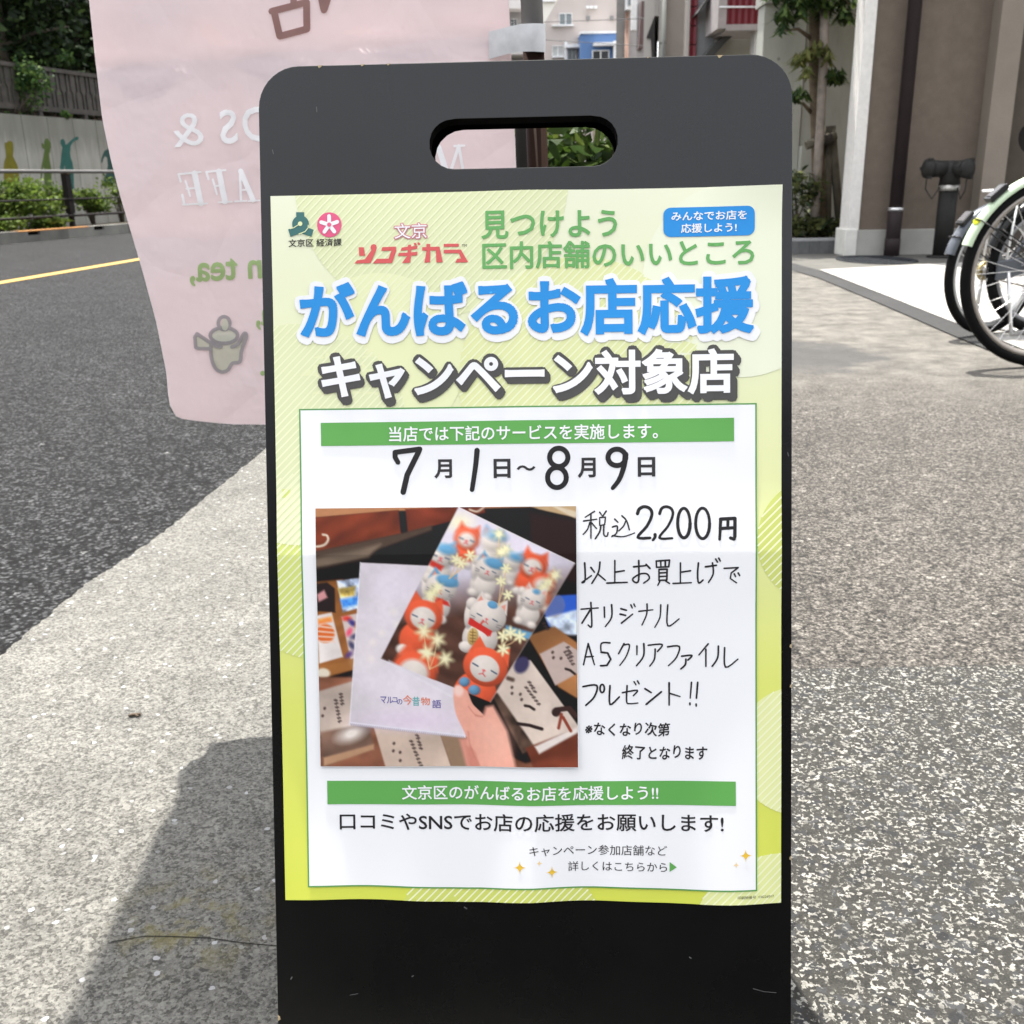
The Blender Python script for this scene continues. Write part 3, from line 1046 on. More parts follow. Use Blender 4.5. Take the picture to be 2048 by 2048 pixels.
def tiny(x, y, n, step, col=(66, 52, 50), wd=13):
    g = random.Random(int(x*7+y))
    for k in range(n):
        pline([(x+k*step[0]-8, y+k*step[1]), (x+k*step[0]+8, y+k*step[1]+g.uniform(-6, 6))], wd, col, 3, 0.75)
        pline([(x+k*step[0], y+k*step[1]-8), (x+k*step[0]+g.uniform(-4, 4), y+k*step[1]+9)], 5, col, 3, 0.75)
for q in ((275, 1345, 4, (3, 22)), (240, 1385, 7, (4, 24)), (780, 1620, 5, (6, 22)), (740, 1660, 8, (9, 24)), (1530, 1265, 4, (12, 20)), (1510, 1300, 6, (16, 22)),
          (1785, 1040, 4, (8, 20)), (1770, 1070, 5, (12, 20)), (1630, 880, 3, (10, 18))):
    tiny(*q)
for x, y in ((165, 1440), (150, 1490), (625, 1675), (620, 1725), (665, 1735), (665, 1790), (1415, 1300), (1415, 1340), (1470, 1345), (1478, 1380), (1685, 1070), (1690, 1105), (1740, 1110)):
    ell(x, y, 9, 11, (84, 66, 62), rot=30, soft=4)
pline([(1500, 1420), (1530, 1425), (1560, 1445)], 18, (52, 40, 38), 4)
pline([(1770, 1180), (1800, 1190), (1830, 1215)], 16, (52, 40, 38), 4)
pline([(1450, 1540), (1530, 1550), (1610, 1575)], 22, (46, 34, 34), 4)
pline([(1705, 1450), (1790, 1440), (1835, 1490)], 34, (62, 42, 38), 4)
ell(1705, 1465, 30, 30, (56, 38, 36), soft=4)
pline([(1740, 1480), (1720, 1570)], 20, (142, 66, 48), 4)
pline([(1750, 1500), (1800, 1590)], 20, (142, 66, 48), 4)
# --- the wide pale file
sky_ = nz(5, 21)
FILE = [(425, 470), (880, 495), (1120, 900), (1105, 1640), (330, 1550)]
m = pol(FILE, (222, 213, 219), 4, sky_*0.10)
ell(640, 620, 120, 90, (232, 220, 232), soft=60, alpha=0.7)
ell(540, 1250, 130, 80, (232, 222, 230), soft=60, alpha=0.6)
ell(470, 1050, 90, 120, (236, 224, 226), soft=70, alpha=0.6)
ell(760, 1520, 260, 60, (224, 202, 224), soft=60, alpha=0.6)
for x, y in ((640, 800), (500, 1000), (480, 1110), (560, 940), (660, 880)):
    ell(x, y, 26, 22, (240, 230, 224), soft=16, alpha=0.7)
pline([(425, 470), (330, 1550)], 5, (240, 238, 244), 3)
pline([(335, 1535), (1105, 1625)], 9, (232, 226, 236), 4)
for k in range(60):
    t = k/60
    pline([(340+t*760, 1543+t*88), (340+t*760+2, 1555+t*88)], 5, (168, 160, 174), 2)
# --- the file with the picture of ceramic cats, held over it
PICT = [(1075, 113), (1835, 485), (1270, 1400), (545, 1110)]
md = sstep(pdist(PICT), 4)
keep = IMG.copy()
blend(md, np.array([84, 56, 46.])[None, None]*(1+0.10*np.sin((GXX*0.5-GYY*0.85)*0.05+nz(4, 22)*5)[..., None]+nz(8, 23)[..., None]*0.2))
lo = np.clip((820-(GYY+(GXX-1200)*0.12))/360, 0, 1)
blend(np.clip(lo*1.3, 0, 1), np.array([216, 208, 220.])[None, None]*(1+nz(4, 24)[..., None]*0.08))
CR, OR, BL, YE = (228, 216, 206), (232, 96, 62), (104, 162, 200), (244, 236, 186)
def cat(x, y, s, hood, rot=0, soft=6, face=True, paw=0, cols=CR):
    """a rounded lucky-cat figurine, s = half width of the head"""
    c, n = math.cos(R(rot)), math.sin(R(rot))
    q = lambda a, b: (x+(a*c-b*n)*s, y+(a*n+b*c)*s)
    def e(a, b, rx, ry, col, sh=0.28, so=soft, rr=0):
        ell(*q(a, b), rx*s, ry*s, col, rot+rr, so, sh)
    body = OR if hood == 'orange' else cols
    e(0, 1.25, 0.95, 0.95, body)
    e(-0.55, 1.95, 0.40, 0.30, cols)
    e(0.55, 1.95, 0.40, 0.30, cols)
    if paw:
        e(0.95*paw, 0.25, 0.27, 0.75, cols, rr=12*paw)
        e(1.02*paw, -0.35, 0.30, 0.34, cols)
    for sg in (-1, 1):
        pol([q(sg*0.95, -0.35), q(sg*0.72, -1.18), q(sg*0.18, -0.72)], body if hood != 'blue' else BL, soft)
        if hood != 'orange':
            pol([q(sg*0.78, -0.55), q(sg*0.70, -0.92), q(sg*0.45, -0.68)], (232, 150, 130), soft)
    e(0, 0, 1.0, 0.85, body)
    if hood == 'orange':
        e(0, 0.08, 0.66, 0.58, cols, 0.16)
    if hood == 'blue':
        e(0.25, -0.52, 0.72, 0.36, BL, 0.2)
    if hood == 'spot':
        e(0.05, -0.66, 0.28, 0.20, BL, 0.1)
    if face:
        so = max(2, soft*0.6)
        w = max(5, s*0.07)
        for sg in (-1, 1):
            pline([q(sg*0.44-0.13, 0.06), q(sg*0.44+0.13, 0.10)], w, (78, 92, 110), so, 0.9)
            if hood != 'orange':
                pline([q(sg*0.62, 0.28), q(sg*0.86, 0.24)], w*0.7, (120, 116, 118), so, 0.8)
                pline([q(sg*0.62, 0.38), q(sg*0.84, 0.40)], w*0.7, (120, 116, 118), so, 0.8)
        pline([q(0, 0.2), q(0, 0.32), q(-0.14, 0.40)], w*0.8, (206, 96, 96), so, 0.9)
        pline([q(0, 0.32), q(0.14, 0.40)], w*0.8, (206, 96, 96), so, 0.9)
        ell(*q(0, 0.17), 0.08*s, 0.05*s, (226, 110, 110), rot, so)
def blossoms(stem, pts, r=26, soft=5):
    for x, y in pts:
        pline([stem, ((stem[0]*0.45+x*0.55), (stem[1]*0.6+y*0.4)), (x, y)], 6, (226, 190, 140), 3)
    for x, y in pts:
        for k in range(6):
            a = R(60*k+x)
            ell(x+math.cos(a)*r*0.7, y+math.sin(a)*r*0.7, r*0.5, r*0.26, YE, math.degrees(a), soft, 0.1)
        ell(x, y, r*0.4, r*0.4, (250, 240, 196), soft=soft)
ell(1080, 210, 80, 50, (244, 236, 200), soft=40, alpha=0.9)
cat(1130, 320, 84, 'orange', 15, 16)
cat(1300, 340, 78, 'blue', 10, 22, face=False)
cat(960, 430, 96, 'blue', 15, 14)
pol([(890, 455), (975, 500), (955, 530), (880, 490)], (206, 60, 50), 10)
cat(1560, 500, 96, 'orange', 18, 13)
cat(1420, 470, 70, 'blue', 20, 18, face=False)
cat(1620, 620, 80, 'orange', 10, 20, face=False)
cat(1270, 520, 92, 'blue', 20, 9, paw=-1)
blossoms((1330, 420), [(1340, 290), (1385, 390), (1355, 410)], 28, 14)
blossoms((1620, 660), [(1660, 610), (1705, 560), (1630, 650)], 30, 16)
cat(1560, 720, 84, 'spot', 20, 9, paw=-1)
pol([(1380, 890), (1560, 940), (1530, 985), (1370, 940)], BL, 10)
cat(955, 640, 104, 'blue', 18, 7, paw=-1)
pol([(900, 690), (1000, 735), (1010, 765), (915, 735)], (202, 54, 46), 6)
blossoms((1010, 580), [(1060, 455), (1150, 430), (1090, 480)], 34, 6)
blossoms((890, 760), [(905, 670), (930, 640), (880, 690)], 30, 14)
cat(835, 830, 128, 'orange', 16, 8)
cat(1260, 830, 124, 'spot', 20, 4, paw=-1)
pol([(1140, 840), (1290, 930), (1275, 965), (1130, 880)], (206, 52, 46), 4)
pline(smooth_line([(1200, 890), (1150, 850), (1140, 880), (1195, 900), (1230, 860), (1210, 900), (1260, 960)]), 10, (206, 52, 46), 4)
ell(1160, 965, 36, 58, (206, 172, 106), 8, 4, 0.2)
for k in range(4):
    pline([(1142, 935+k*20), (1178, 938+k*20)], 5, (120, 88, 46), 3)
pline([(1160, 915), (1158, 1005)], 5, (120, 88, 46), 3)
blossoms((1330, 760), [(1385, 515), (1350, 600), (1395, 690)], 32, 5)
cat(770, 1190, 150, 'orange', 24, 16, face=False)
cat(1240, 1165, 150, 'orange', 22, 5)
ell(1100, 1265, 36, 32, (104, 150, 184), soft=6, shade=0.3)
ell(1165, 1320, 40, 34, (104, 150, 184), soft=6, shade=0.3)
blossoms((1340, 1040), [(1360, 960), (1410, 940), (1360, 1050), (1470, 965)], 38, 6)
blossoms((870, 1180), [(835, 930), (925, 985), (855, 1070), (975, 1110)], 44, 14)
IMG = keep*(1-md[..., None])+IMG*md[..., None]
pol([(600, 1115), (1030, 1335), (1020, 1365), (590, 1140)], (222, 214, 222), 6, alpha=0.65)
for k in range(40):
    t = k/40
    pline([(556+t*470, 1104+t*258), (552+t*470, 1116+t*258)], 4, (240, 236, 240), 2, 0.8)
pline([(1075, 113), (1835, 485)], 5, (244, 240, 240), 3)
pline([(1835, 485), (1270, 1400)], 5, (190, 176, 170), 3, 0.7)
ell(1690, 760, 80, 80, (170, 140, 120), soft=6, alpha=0.35)
# --- the hand that holds them
SK = (236, 170, 150)
def limb(pts, rs, col=SK, soft=7):
    P = smooth_line(pts, 8)
    k = len(P)
    rr = np.interp(np.linspace(0, 1, k), np.linspace(0, 1, len(rs)), rs)
    for (x, y), r in zip(P, rr):
        ell(x, y, r, r, col, 0, soft)
pol([(1060, 1650), (1130, 1640), (1200, 1850), (1110, 1850)], (222, 150, 132), 12)
pol([(1100, 1560), (1225, 1480), (1240, 1430), (1290, 1420), (1380, 1590), (1440, 1850), (1140, 1850), (1120, 1700)], SK, 14, nz(5, 31)*0.06)
pol([(1105, 1700), (1150, 1690), (1200, 1850), (1130, 1850)], (214, 138, 120), 12)
limb([(1075, 1350), (1100, 1450), (1160, 1540), (1230, 1650)], [46, 62, 82, 100])
ell(1060, 1325, 34, 40, (246, 196, 180), -12, 8)
ell(1062, 1322, 24, 30, (248, 206, 194), -12, 6)
pline(smooth_line([(1125, 1430), (1165, 1480), (1215, 1500)]), 7, (200, 126, 110), 5, 0.7)
pline(smooth_line([(1120, 1600), (1135, 1700), (1190, 1820)]), 9, (204, 130, 114), 6, 0.7)
pline(smooth_line([(1240, 1440), (1225, 1490), (1170, 1490)]), 8, (190, 116, 100), 5, 0.7)
ell(1300, 1640, 90, 140, (244, 186, 166), -20, 60, alpha=0.6)
IMG = np.clip(IMG*(1+nz(60, 41, 2)[..., None]*0.03), 0, 255)
# --- as a fine sheet of coloured vertices
LINIMG = np.where(IMG/255 <= 0.04045, IMG/255/12.92, ((IMG/255+0.055)/1.055)**2.4)
LINIMG = np.clip(LINIMG*0.92, 0.01, 0.85)
PU0, PU1, PV0, PV1 = -0.1768, 0.0408, -0.181, 0.0376
def on_print(layer):
    def f(u, v):
        lift = 0.0022+0.0035*max(0, (u-0.01)/0.03)**2*max(0, (-v-0.13)/0.05)
        return B(u, v, 0.0006+wav(u, v)+0.0011+lift*0.4+layer*0.00017)
    return f
prt = thing('photo_print', 'square glossy photo print of a hand holding files with lucky cats, stuck on the poster', 'photo print', tuple(on_print(0)((PU0+PU1)/2, PV0)))
op = on_print(0)
off = world_loc(prt)
vs = [op(PU0+(PU1-PU0)*i/PN, PV1+(PV0-PV1)*j/PN)-off for j in range(PN+1) for i in range(PN+1)]
fs = [(j*(PN+1)+i, (j+1)*(PN+1)+i, (j+1)*(PN+1)+i+1, j*(PN+1)+i+1) for j in range(PN) for i in range(PN)]
me = bpy.data.meshes.new('picture')
me.from_pydata([tuple(v) for v in vs], [], fs)
at_ = me.attributes.new('Col', 'FLOAT_COLOR', 'POINT')
pad = np.pad(LINIMG, ((0, 1), (0, 1), (0, 0)), mode='edge')
pad2 = np.pad(LINIMG, ((1, 0), (1, 0), (0, 0)), mode='edge')
vc = np.ones(((PN+1)**2, 4))
vc[:, :3] = ((pad+pad2)/2).reshape(-1, 3)
at_.data.foreach_set('color', vc.ravel())
me.polygons.foreach_set('use_smooth', [True]*len(fs))
me.materials.append(vcol('glossy photo paper', 0.3, 0.4))
po = bpy.data.objects.new('picture', me)
COL.objects.link(po)
po.parent = prt
# paper body behind it, and the writing on the pale file
mb = MB()
q = [on_print(-1.4)(u, v) for u, v in ((PU0-0.0006, PV0-0.0006), (PU1+0.0006, PV0-0.0006), (PU1+0.0006, PV1+0.0006), (PU0-0.0006, PV1+0.0006))]
k = 66
ring = [on_print(-1.2)(PU0-0.0006+(PU1-PU0+0.0012)*i/k, PV0-0.0006+(PV1-PV0+0.0012)*j/k) for j in range(k+1) for i in range(k+1)]
mb.add(ring, [(j*(k+1)+i, j*(k+1)+i+1, (j+1)*(k+1)+i+1, (j+1)*(k+1)+i) for j in range(k) for i in range(k)])
mb.build('backing', ink('photo back', lin(0.8)), prt, fix=False)
C3 = lambda x, y: (PU0+(x-PX0)/PSZ*(PU1-PU0), PV1-(y-PY0)/PSZ*(PV1-PV0))
tt = []
for i, (ch, x, y, w, h, col) in enumerate((('マ', 540, 1360, 40, 46, 0), ('ル', 582, 1362, 42, 44, 0), ('コ', 622, 1366, 30, 34, 0), ('の', 650, 1378, 36, 36, 0),
                                           ('今', 690, 1352, 62, 66, 1), ('昔', 752, 1362, 50, 62, 2), ('物', 808, 1366, 62, 54, 1), ('語', 884, 1384, 60, 56, 0))):
    v, f = glyphs(ch, 0.012)
    a, b = C3(x, y+h), C3(x+w, y)
    mats_ = (ink('title violet', srgb(108, 100, 158)), ink('title orange', srgb(218, 130, 104)), ink('title green', srgb(92, 168, 168)))
    flat_mesh('file_title', fit(v, a[0], a[1], b[0], b[1]), f, on_print(1), mats_[col], prt, CX, CY)
# ------------------------------------------------------------------ ground
def chips(name, scale, dark, mid, pale, white, wshare=0.06, bump=0.5, rough=0.85, tint=0.25, cuts=(0.36, 0.48, 0.60)):
    """small stone chips and pits, irregular: fine noise broken up by cells, a few big bright stones"""
    t = NT(name, rough, 0.3)
    w = t.n('VectorMath', operation='MULTIPLY_ADD')
    nn = t.n('TexNoise')
    nn.inputs['Scale'].default_value = scale*0.6
    nn.inputs['Detail'].default_value = 2
    t.l(t.pos(), nn.inputs['Vector'])
    t.l(nn.outputs['Color'], w.inputs[0])
    w.inputs[1].default_value = (1.3/scale,)*3
    t.l(t.pos(), w.inputs[2])
    wp = w.outputs[0]
    r = t.sep(t.voro(scale, vec=wp))
    r2 = t.sep(t.voro(scale*0.42, vec=wp))
    d2 = t.voro(scale*0.42, 'F1', 'Distance', vec=wp)
    n = t.noise(scale*1.15, 4, 0.65)
    r3 = t.sep(t.voro(scale*0.55, vec=wp))
    v = t.math('ADD', t.math('ADD', t.math('MULTIPLY', r[0], 0.30), t.math('MULTIPLY', r3[0], 0.2)), t.math('MULTIPLY', n, 0.5))
    c = t.ramp(v, [(cuts[0], dark), (cuts[1], mid), (cuts[2]+0.1, pale)])
    stone = t.math('MULTIPLY', t.math('GREATER_THAN', r2[1], 1-wshare), t.math('LESS_THAN', d2, 0.52))
    c = t.mix(stone, c, t.mix(r2[2], white, mid))
    big = t.noise(1.6, 5, 0.65)
    c = t.mix(1.0, c, t.ramp(big, [(0.3, 1-tint), (0.7, 1+tint*0.4)]), 'MULTIPLY')
    mid_ = t.noise(11, 4, 0.65)
    c = t.mix(1.0, c, t.ramp(mid_, [(0.3, 0.82), (0.7, 1.12)]), 'MULTIPLY')
    t.base = c
    t.bump(t.math('ADD', v, t.math('MULTIPLY', stone, 0.25)), bump, 0.004)
    return t
t = chips('porous asphalt', 115, lin(0.0016, 0.0016, 0.0017), lin(0.0165, 0.0171, 0.018), lin(0.06, 0.0613, 0.0637), lin(0.16), 0.010, 1.0, 0.85, cuts=(0.40, 0.48, 0.55))
t.b.inputs['Specular IOR Level'].default_value = 0.14
pit = t.ramp(t.voro(100, 'F1', 'Distance'), [(0.22, 1.35), (0.62, 0.12)])
t.color(t.mix(1.0, t.base, pit, 'MULTIPLY'))
M_ROAD = t.m
t = chips('washed concrete', 330, lin(0.044, 0.0425, 0.038), lin(0.10, 0.097, 0.088), lin(0.172, 0.168, 0.151), lin(0.32, 0.325, 0.33), 0.02, 0.9, cuts=(0.35, 0.48, 0.6))
g0 = gnd(385, 1845)
mo = t.n('VectorMath', operation='DISTANCE')
t.l(t.pos(), mo.inputs[0])
mo.inputs[1].default_value = (g0.x, g0.y, 0)
mk = t.math('MULTIPLY', t.ramp(mo.outputs['Value'], [(0.02, 1.0), (0.11, 0.0)]), t.ramp(t.noise(28, 4), [(0.48, 0.0), (0.62, 1.0)]))
t.color(t.mix(t.math('MULTIPLY', mk, 0.65), t.base, lin(0.1120, 0.0980, 0.0245)))
M_PAVE = t.m
# right of the board: fine tan pebbles, and from a joint towards the viewer a dark mix with many cream flakes
t = chips('exposed aggregate', 210, lin(0.015, 0.0134, 0.0116), lin(0.068, 0.061, 0.053), lin(0.165, 0.151, 0.133), lin(0.26, 0.245, 0.22), 0.03, 1.0, 0.9, cuts=(0.36, 0.47, 0.56))
pd_ = t.voro(185, 'F1', 'Distance')
peb = t.ramp(pd_, [(0.25, 1.12), (0.62, 0.42)])
fine = t.mix(1.0, t.base, peb, 'MULTIPLY')
w2 = t.n('VectorMath', operation='MULTIPLY_ADD')
n2 = t.n('TexNoise')
n2.inputs['Scale'].default_value = 150
n2.inputs['Detail'].default_value = 3
t.l(t.pos(), n2.inputs['Vector'])
t.l(n2.outputs['Color'], w2.inputs[0])
w2.inputs[1].default_value = (0.007,)*3
t.l(t.pos(), w2.inputs[2])
fl = t.ramp(t.noise(190, 3, 0.55, w2.outputs[0]), [(0.545, 0.0), (0.59, 1.0)])
fl = t.math('MULTIPLY', fl, t.ramp(t.noise(30, 3), [(0.32, 0.25), (0.55, 1.0)]))
sr = t.sep(t.voro(95, vec=w2.outputs[0]))
base2 = t.ramp(t.math('ADD', t.math('MULTIPLY', t.noise(420, 3, 0.7), 0.8), t.math('MULTIPLY', sr[1], 0.15)), [(0.3, lin(0.010, 0.0097, 0.0084)), (0.65, lin(0.034, 0.0328, 0.029))])
base2 = t.mix(t.math('GREATER_THAN', sr[0], 0.80), base2, t.ramp(sr[2], [(0, lin(0.010, 0.0103, 0.011)), (1, lin(0.036, 0.037, 0.038))]))
coarse = t.mix(fl, base2, t.ramp(t.noise(90, 2), [(0.35, lin(0.13, 0.126, 0.113)), (0.65, lin(0.26, 0.253, 0.23))]))
gj = gnd(1800, 1331)
yj = t.math('ADD', t.sep(t.pos())[1], t.math('MULTIPLY', t.noise(60, 3), 0.012))
zn = t.n('Math', operation='LESS_THAN')
t.l(yj, zn.inputs[0])
zn.inputs[1].default_value = gj.y
t.base = t.mix(zn.outputs[0], fine, coarse)
yy_ = t.sep(t.pos())
wn_ = t.math('ADD', yy_[1], t.math('MULTIPLY', t.noise(1.3, 6, 0.7), 2.2))
far = t.ramp(t.math('MULTIPLY', wn_, 0.1), [(0.44, 0.0), (0.56, 1.0)])
worn = t.ramp(t.noise(7, 7, 0.75), [(0.36, lin(0.05, 0.047, 0.042)), (0.48, lin(0.088, 0.082, 0.072)), (0.62, lin(0.135, 0.127, 0.112))])
c = t.mix(t.math('MULTIPLY', far, 0.85), t.base, worn)
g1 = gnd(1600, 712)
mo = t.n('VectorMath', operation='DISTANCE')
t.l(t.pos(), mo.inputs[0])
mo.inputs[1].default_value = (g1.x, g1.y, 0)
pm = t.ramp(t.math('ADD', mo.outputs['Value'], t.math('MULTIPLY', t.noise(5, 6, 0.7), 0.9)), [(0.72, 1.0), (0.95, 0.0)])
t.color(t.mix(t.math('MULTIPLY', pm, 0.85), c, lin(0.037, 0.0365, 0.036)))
M_FORE = t.m
M_GROUND = plain('plain ground', lin(0.0770, 0.0749, 0.0700), 0.9, 0.2)
M_STRIP = chips('smooth asphalt', 260, lin(0.0173), lin(0.0231), lin(0.0289), lin(0.0462), 0.02, 0.25)
M_STRIP.color(M_STRIP.base)
M_STRIP = M_STRIP.m
t = NT('white paving', 0.7, 0.3)
t.color(t.ramp(t.noise(7, 6, 0.7), [(0.3, lin(0.2072, 0.1994, 0.1865)), (0.6, lin(0.2694, 0.2642, 0.2512))]))
t.bump(t.noise(60, 3), 0.2, 0.004)
M_WHITEP = t.m
t = NT('apron concrete', 0.85, 0.3)
t.color(t.ramp(t.noise(4, 7, 0.7), [(0.3, lin(0.0519, 0.0502, 0.0448)), (0.65, lin(0.0819, 0.0797, 0.0721))]))
t.bump(t.noise(80, 3), 0.3, 0.004)
M_APRON = t.m
ZR = -0.05
random.seed(5)
mb = MB()
sheet(mb, [(-250, -60), (250, -60), (250, 300), (-250, 300)], -0.09)
struct('ground', mb, M_GROUND)
edge_px = [(-1500, 2500), (-600, 1795), (0, 1312), (90, 1236), (175, 1166), (255, 1115), (335, 1058), (440, 972), (536, 893)]
edge = [gnd(*p) for p in edge_px]
d_ = (edge[-1]-edge[-3]).normalized()
far_dir = Vector((math.sin(R(11)), math.cos(R(11)), 0))
fine_edge = []
for p, q in zip(edge[1:], edge[2:]):
    for k in range(14):
        e_ = p.lerp(q, k/14)
        fine_edge.append(e_+Vector((random.uniform(-1, 1)*0.004, random.uniform(-1, 1)*0.004, 0)))
edge = [Vector((-2.6, -6, 0))]+fine_edge+[edge[-1], edge[-1]+d_*2.0, edge[-1]+d_*2.0+far_dir*8, edge[-1]+d_*2.0+far_dir*60]
K0, K1 = gnd(0, 489, ZR), gnd(265, 466, ZR)                  # foot of the far kerb
KD = (K1-K0).normalized()
KN = Vector((-KD.y, KD.x, 0))                                 # away from the road
if KN.x > 0:
    KN = -KN
mb = MB()
sheet(mb, [K0-KD*30+KN*0.1, Vector((12, -30, 0)), Vector((14, 70, 0)), K0+KD*70+KN*0.1], ZR)
struct('road', mb, M_ROAD)
# yellow centre line
mb = MB()
y0, y1 = gnd(0, 566, ZR), gnd(278, 519, ZR)
yd = (y1-y0).normalized()
yn = Vector((-yd.y, yd.x, 0))
sheet(mb, [y0-yd*12-yn*0.075, y0-yd*12+yn*0.075, y1+yd*40+yn*0.075, y1+yd*40-yn*0.075], ZR+0.004)
t = NT('yellow road paint', 0.6, 0.4)
t.color(t.ramp(t.noise(30, 5, 0.7), [(0.25, lin(0.24, 0.14, 0.022)), (0.5, lin(0.36, 0.215, 0.036))]))
struct('road_marking', mb, t.m)
# near pavement, with the joint line across it
BJ = [Vector((0.03, -6, 0)), Vector((0.03, 0.9, 0)), Vector((0.9, 9, 0)), Vector((8, 60, 0))]
mb = MB()
top = edge+list(reversed(BJ))
n = len(top)
vs = [Vector((p.x, p.y, 0)) for p in top]+[Vector((p.x, p.y, -0.08)) for p in top]
mb.add(vs, [tuple(q) for q in tessellate_polygon([vs[:n]])]+[(i, (i+1) % n, (i+1) % n+n, i+n) for i in range(n)])
J = [gnd(*p) for p in ((222, 1885), (290, 1873), (350, 1874), (420, 1877), (480, 1886), (545, 1892), (700, 1900))]
vs = []
for p in J:
    vs += [p+Vector((0, 0.0006, 0.0008)), p+Vector((0, -0.0006, 0.0008))]
mb.add(vs, [(2*i, 2*i+1, 2*i+3, 2*i+2) for i in range(len(J)-1)], 1)
struct('pavement', mb, [M_PAVE, plain('joint dirt', lin(0.02, 0.019, 0.016), 0.95, 0.1)])
mb = MB()
sheet(mb, BJ+[Vector((60, 60, 0)), Vector((60, -6, 0))], 0.0)
struct('forecourt', mb, M_FORE)
mb = MB()
sheet(mb, [gnd(*p) for p in ((1470, 500), (2400, 470), (2400, 545), (1588, 545), (1470, 560))], 0.003)
struct('concrete_apron', mb, M_APRON)
up = [(1560, 521), (1639, 542), (1778, 596), (1885, 639), (1960, 668), (2048, 703), (2300, 800)]
lo = [(2300, 850), (2048, 733), (1960, 695), (1908, 674), (1836, 642), (1749, 604), (1639, 558), (1560, 534)]
mb = MB()
sheet(mb, [gnd(*p) for p in up+lo], 0.0065)
struct('asphalt_strip', mb, M_STRIP)
mb = MB()
sheet(mb, [gnd(*p) for p in ((1639, 541.5), (1859, 530), (2048, 521), (2500, 500), (2500, 880), (2300, 800), (2048, 703), (1960, 668), (1885, 639), (1778, 596))], 0.010)
struct('white_paving', mb, M_WHITEP)
# a bit of twig on the pavement
g = gnd(270, 1434)
mb = MB()
mb.tube([g+Vector((-0.010, 0.001, 0.002)), g+Vector((-0.003, 0, 0.004)), g+Vector((0.008, 0.003, 0.003))], [0.0015, 0.0028, 0.002], 7)
mb.tube([g+Vector((0.002, 0, 0.004)), g+Vector((0.007, -0.004, 0.003))], [0.0016, 0.0009], 6)
tag(mb.build('twig', plain('dead wood', lin(0.06, 0.04, 0.025), 0.9)), 'tiny brown twig lying on the pale sunlit pavement', 'twig')

# ------------------------------------------------------------------ pole, banner, strap
YP = 1.5
p_top, p_low = at(1063, 0, YP), at(1074, 290, YP)
pd = (p_top-p_low)
pole_pt = lambda z: p_low+pd*((z-p_low.z)/pd.z)
M_GPOLE = plain('grey pole plastic', lin(0.27, 0.265, 0.262), 0.5, 0.3)
M_BPOLE = plain('brown pole paint', lin(0.014, 0.0058, 0.0032), 0.6, 0.06)
pole = thing('banner_pole', 'grey and brown banner pole standing behind the black sign board', 'pole', tuple(pole_pt(0.0)))
zj = at(1068, 98, YP).z
mb = MB()
mb.tube([pole_pt(zj-0.001), pole_pt(2.85)], 0.0148, 20)
mb.build('upper_tube', M_GPOLE, pole)
mb = MB()
mb.tube([pole_pt(0.05), pole_pt(zj)], 0.0145, 20)
mb.build('lower_tube', M_BPOLE, pole)
mb = MB()
b0 = pole_pt(0.0)
mb.lathe((b0.x, b0.y, 0.0), (0, 0, 1), [(0.0, 0.16), (0.02, 0.17), (0.06, 0.15), (0.075, 0.04), (0.16, 0.035), (0.165, 0.022)], 28)
mb.build('pole_base', plain('base plastic', lin(0.05), 0.5), pole)
mb = MB()
mb.tube([pole_pt(2.80), pole_pt(2.80)+Vector((-0.72, 0.02, 0.0))], 0.006, 10)
mb.build('cross_arm', M_GPOLE, pole)
mb = MB()
s0, s1_ = at(1043.5, 300, 1.64), at(1041, 170, 1.64)
sdir = (s1_-s0)/(s1_.z-s0.z)
foot = s0+sdir*(0-s0.z)
mb.tube([foot, s1_], 0.0092, 14)
mb.lathe(s1_, (0, 0, 1), [(0, 0.0098), (0.008, 0.0098), (0.014, 0.006)], 14)
mb.lathe(foot, (0, 0, 1), [(0, 0.03), (0.006, 0.03), (0.012, 0.012)], 14)
tag(mb.build('garden_stake', plain('black stake', lin(0.002), 0.9, 0.05)), 'thin black upright stake next to the brown banner pole, seen through the handle slot', 'stake')

LE = [(-740, -4600), (-480, -3300), (-345, -2625), (-222, -2000), (-87, -1325), (66, -560), (178, 0), (190, 115), (205, 240), (222, 320), (240, 390), (282, 530), (312, 640), (333, 745), (338, 800), (342, 820), (352, 832)]
def le_x(y):
    for (ax, ay), (bx, by) in zip(LE, LE[1:]):
        if y <= by:
            return ax+(bx-ax)*(y-ay)/(by-ay)
    return LE[-1][0]
def re_x(y):
    z = at(1060, y, YP).z
    p = pole_pt(z)+Vector((-0.030 if z > 0.95 else -0.030, 0, 0))
    return proj(p)[0]
def bot_y(a):
    return 832+16*min(1, a*6)**0.5+4*a
def flag_depth(px, py):
    """distance of the cloth: hangs from the pole, lower left corner swings nearer, with soft folds"""
    L_, R_ = le_x(min(py, 832)), re_x(py)
    a = min(1.1, max(-0.1, (px-L_)/(R_-L_)))
    low = min(1.0, max(0.0, (py+200)/1000))
    Y = YP-0.055*(1-a)-0.010*(1-a)*low
    Y += 0.010*math.sin(7.0*a+1.2+low*1.5)*min(1, 5*(1-a))
    Y += 0.006*math.sin(19*a+py*0.006)*min(1, 5*(1-a))
    dg = (px-430-(py-120)*0.30)/26.0                       # one long diagonal crease
    if 60 < py < 520:
        Y += 0.006*math.exp(-dg*dg)
    for cy, k in ((105+(178-px)*0.085+30, 0.006), (470+(400-px)*0.02, 0.005)):
        q = (py-cy)/10.0
        Y += k*0.6*math.exp(-q*q)
        Y += k*0.9*max(0, 1-abs(py-cy)/70)
    cx, cy = px-345, py-815
    Y += 0.0022*math.exp(-(cx*cx+cy*cy)/1200)*(math.sin(px*0.31+py*0.42)+0.7*math.sin(px*0.55-py*0.37))
    return Y
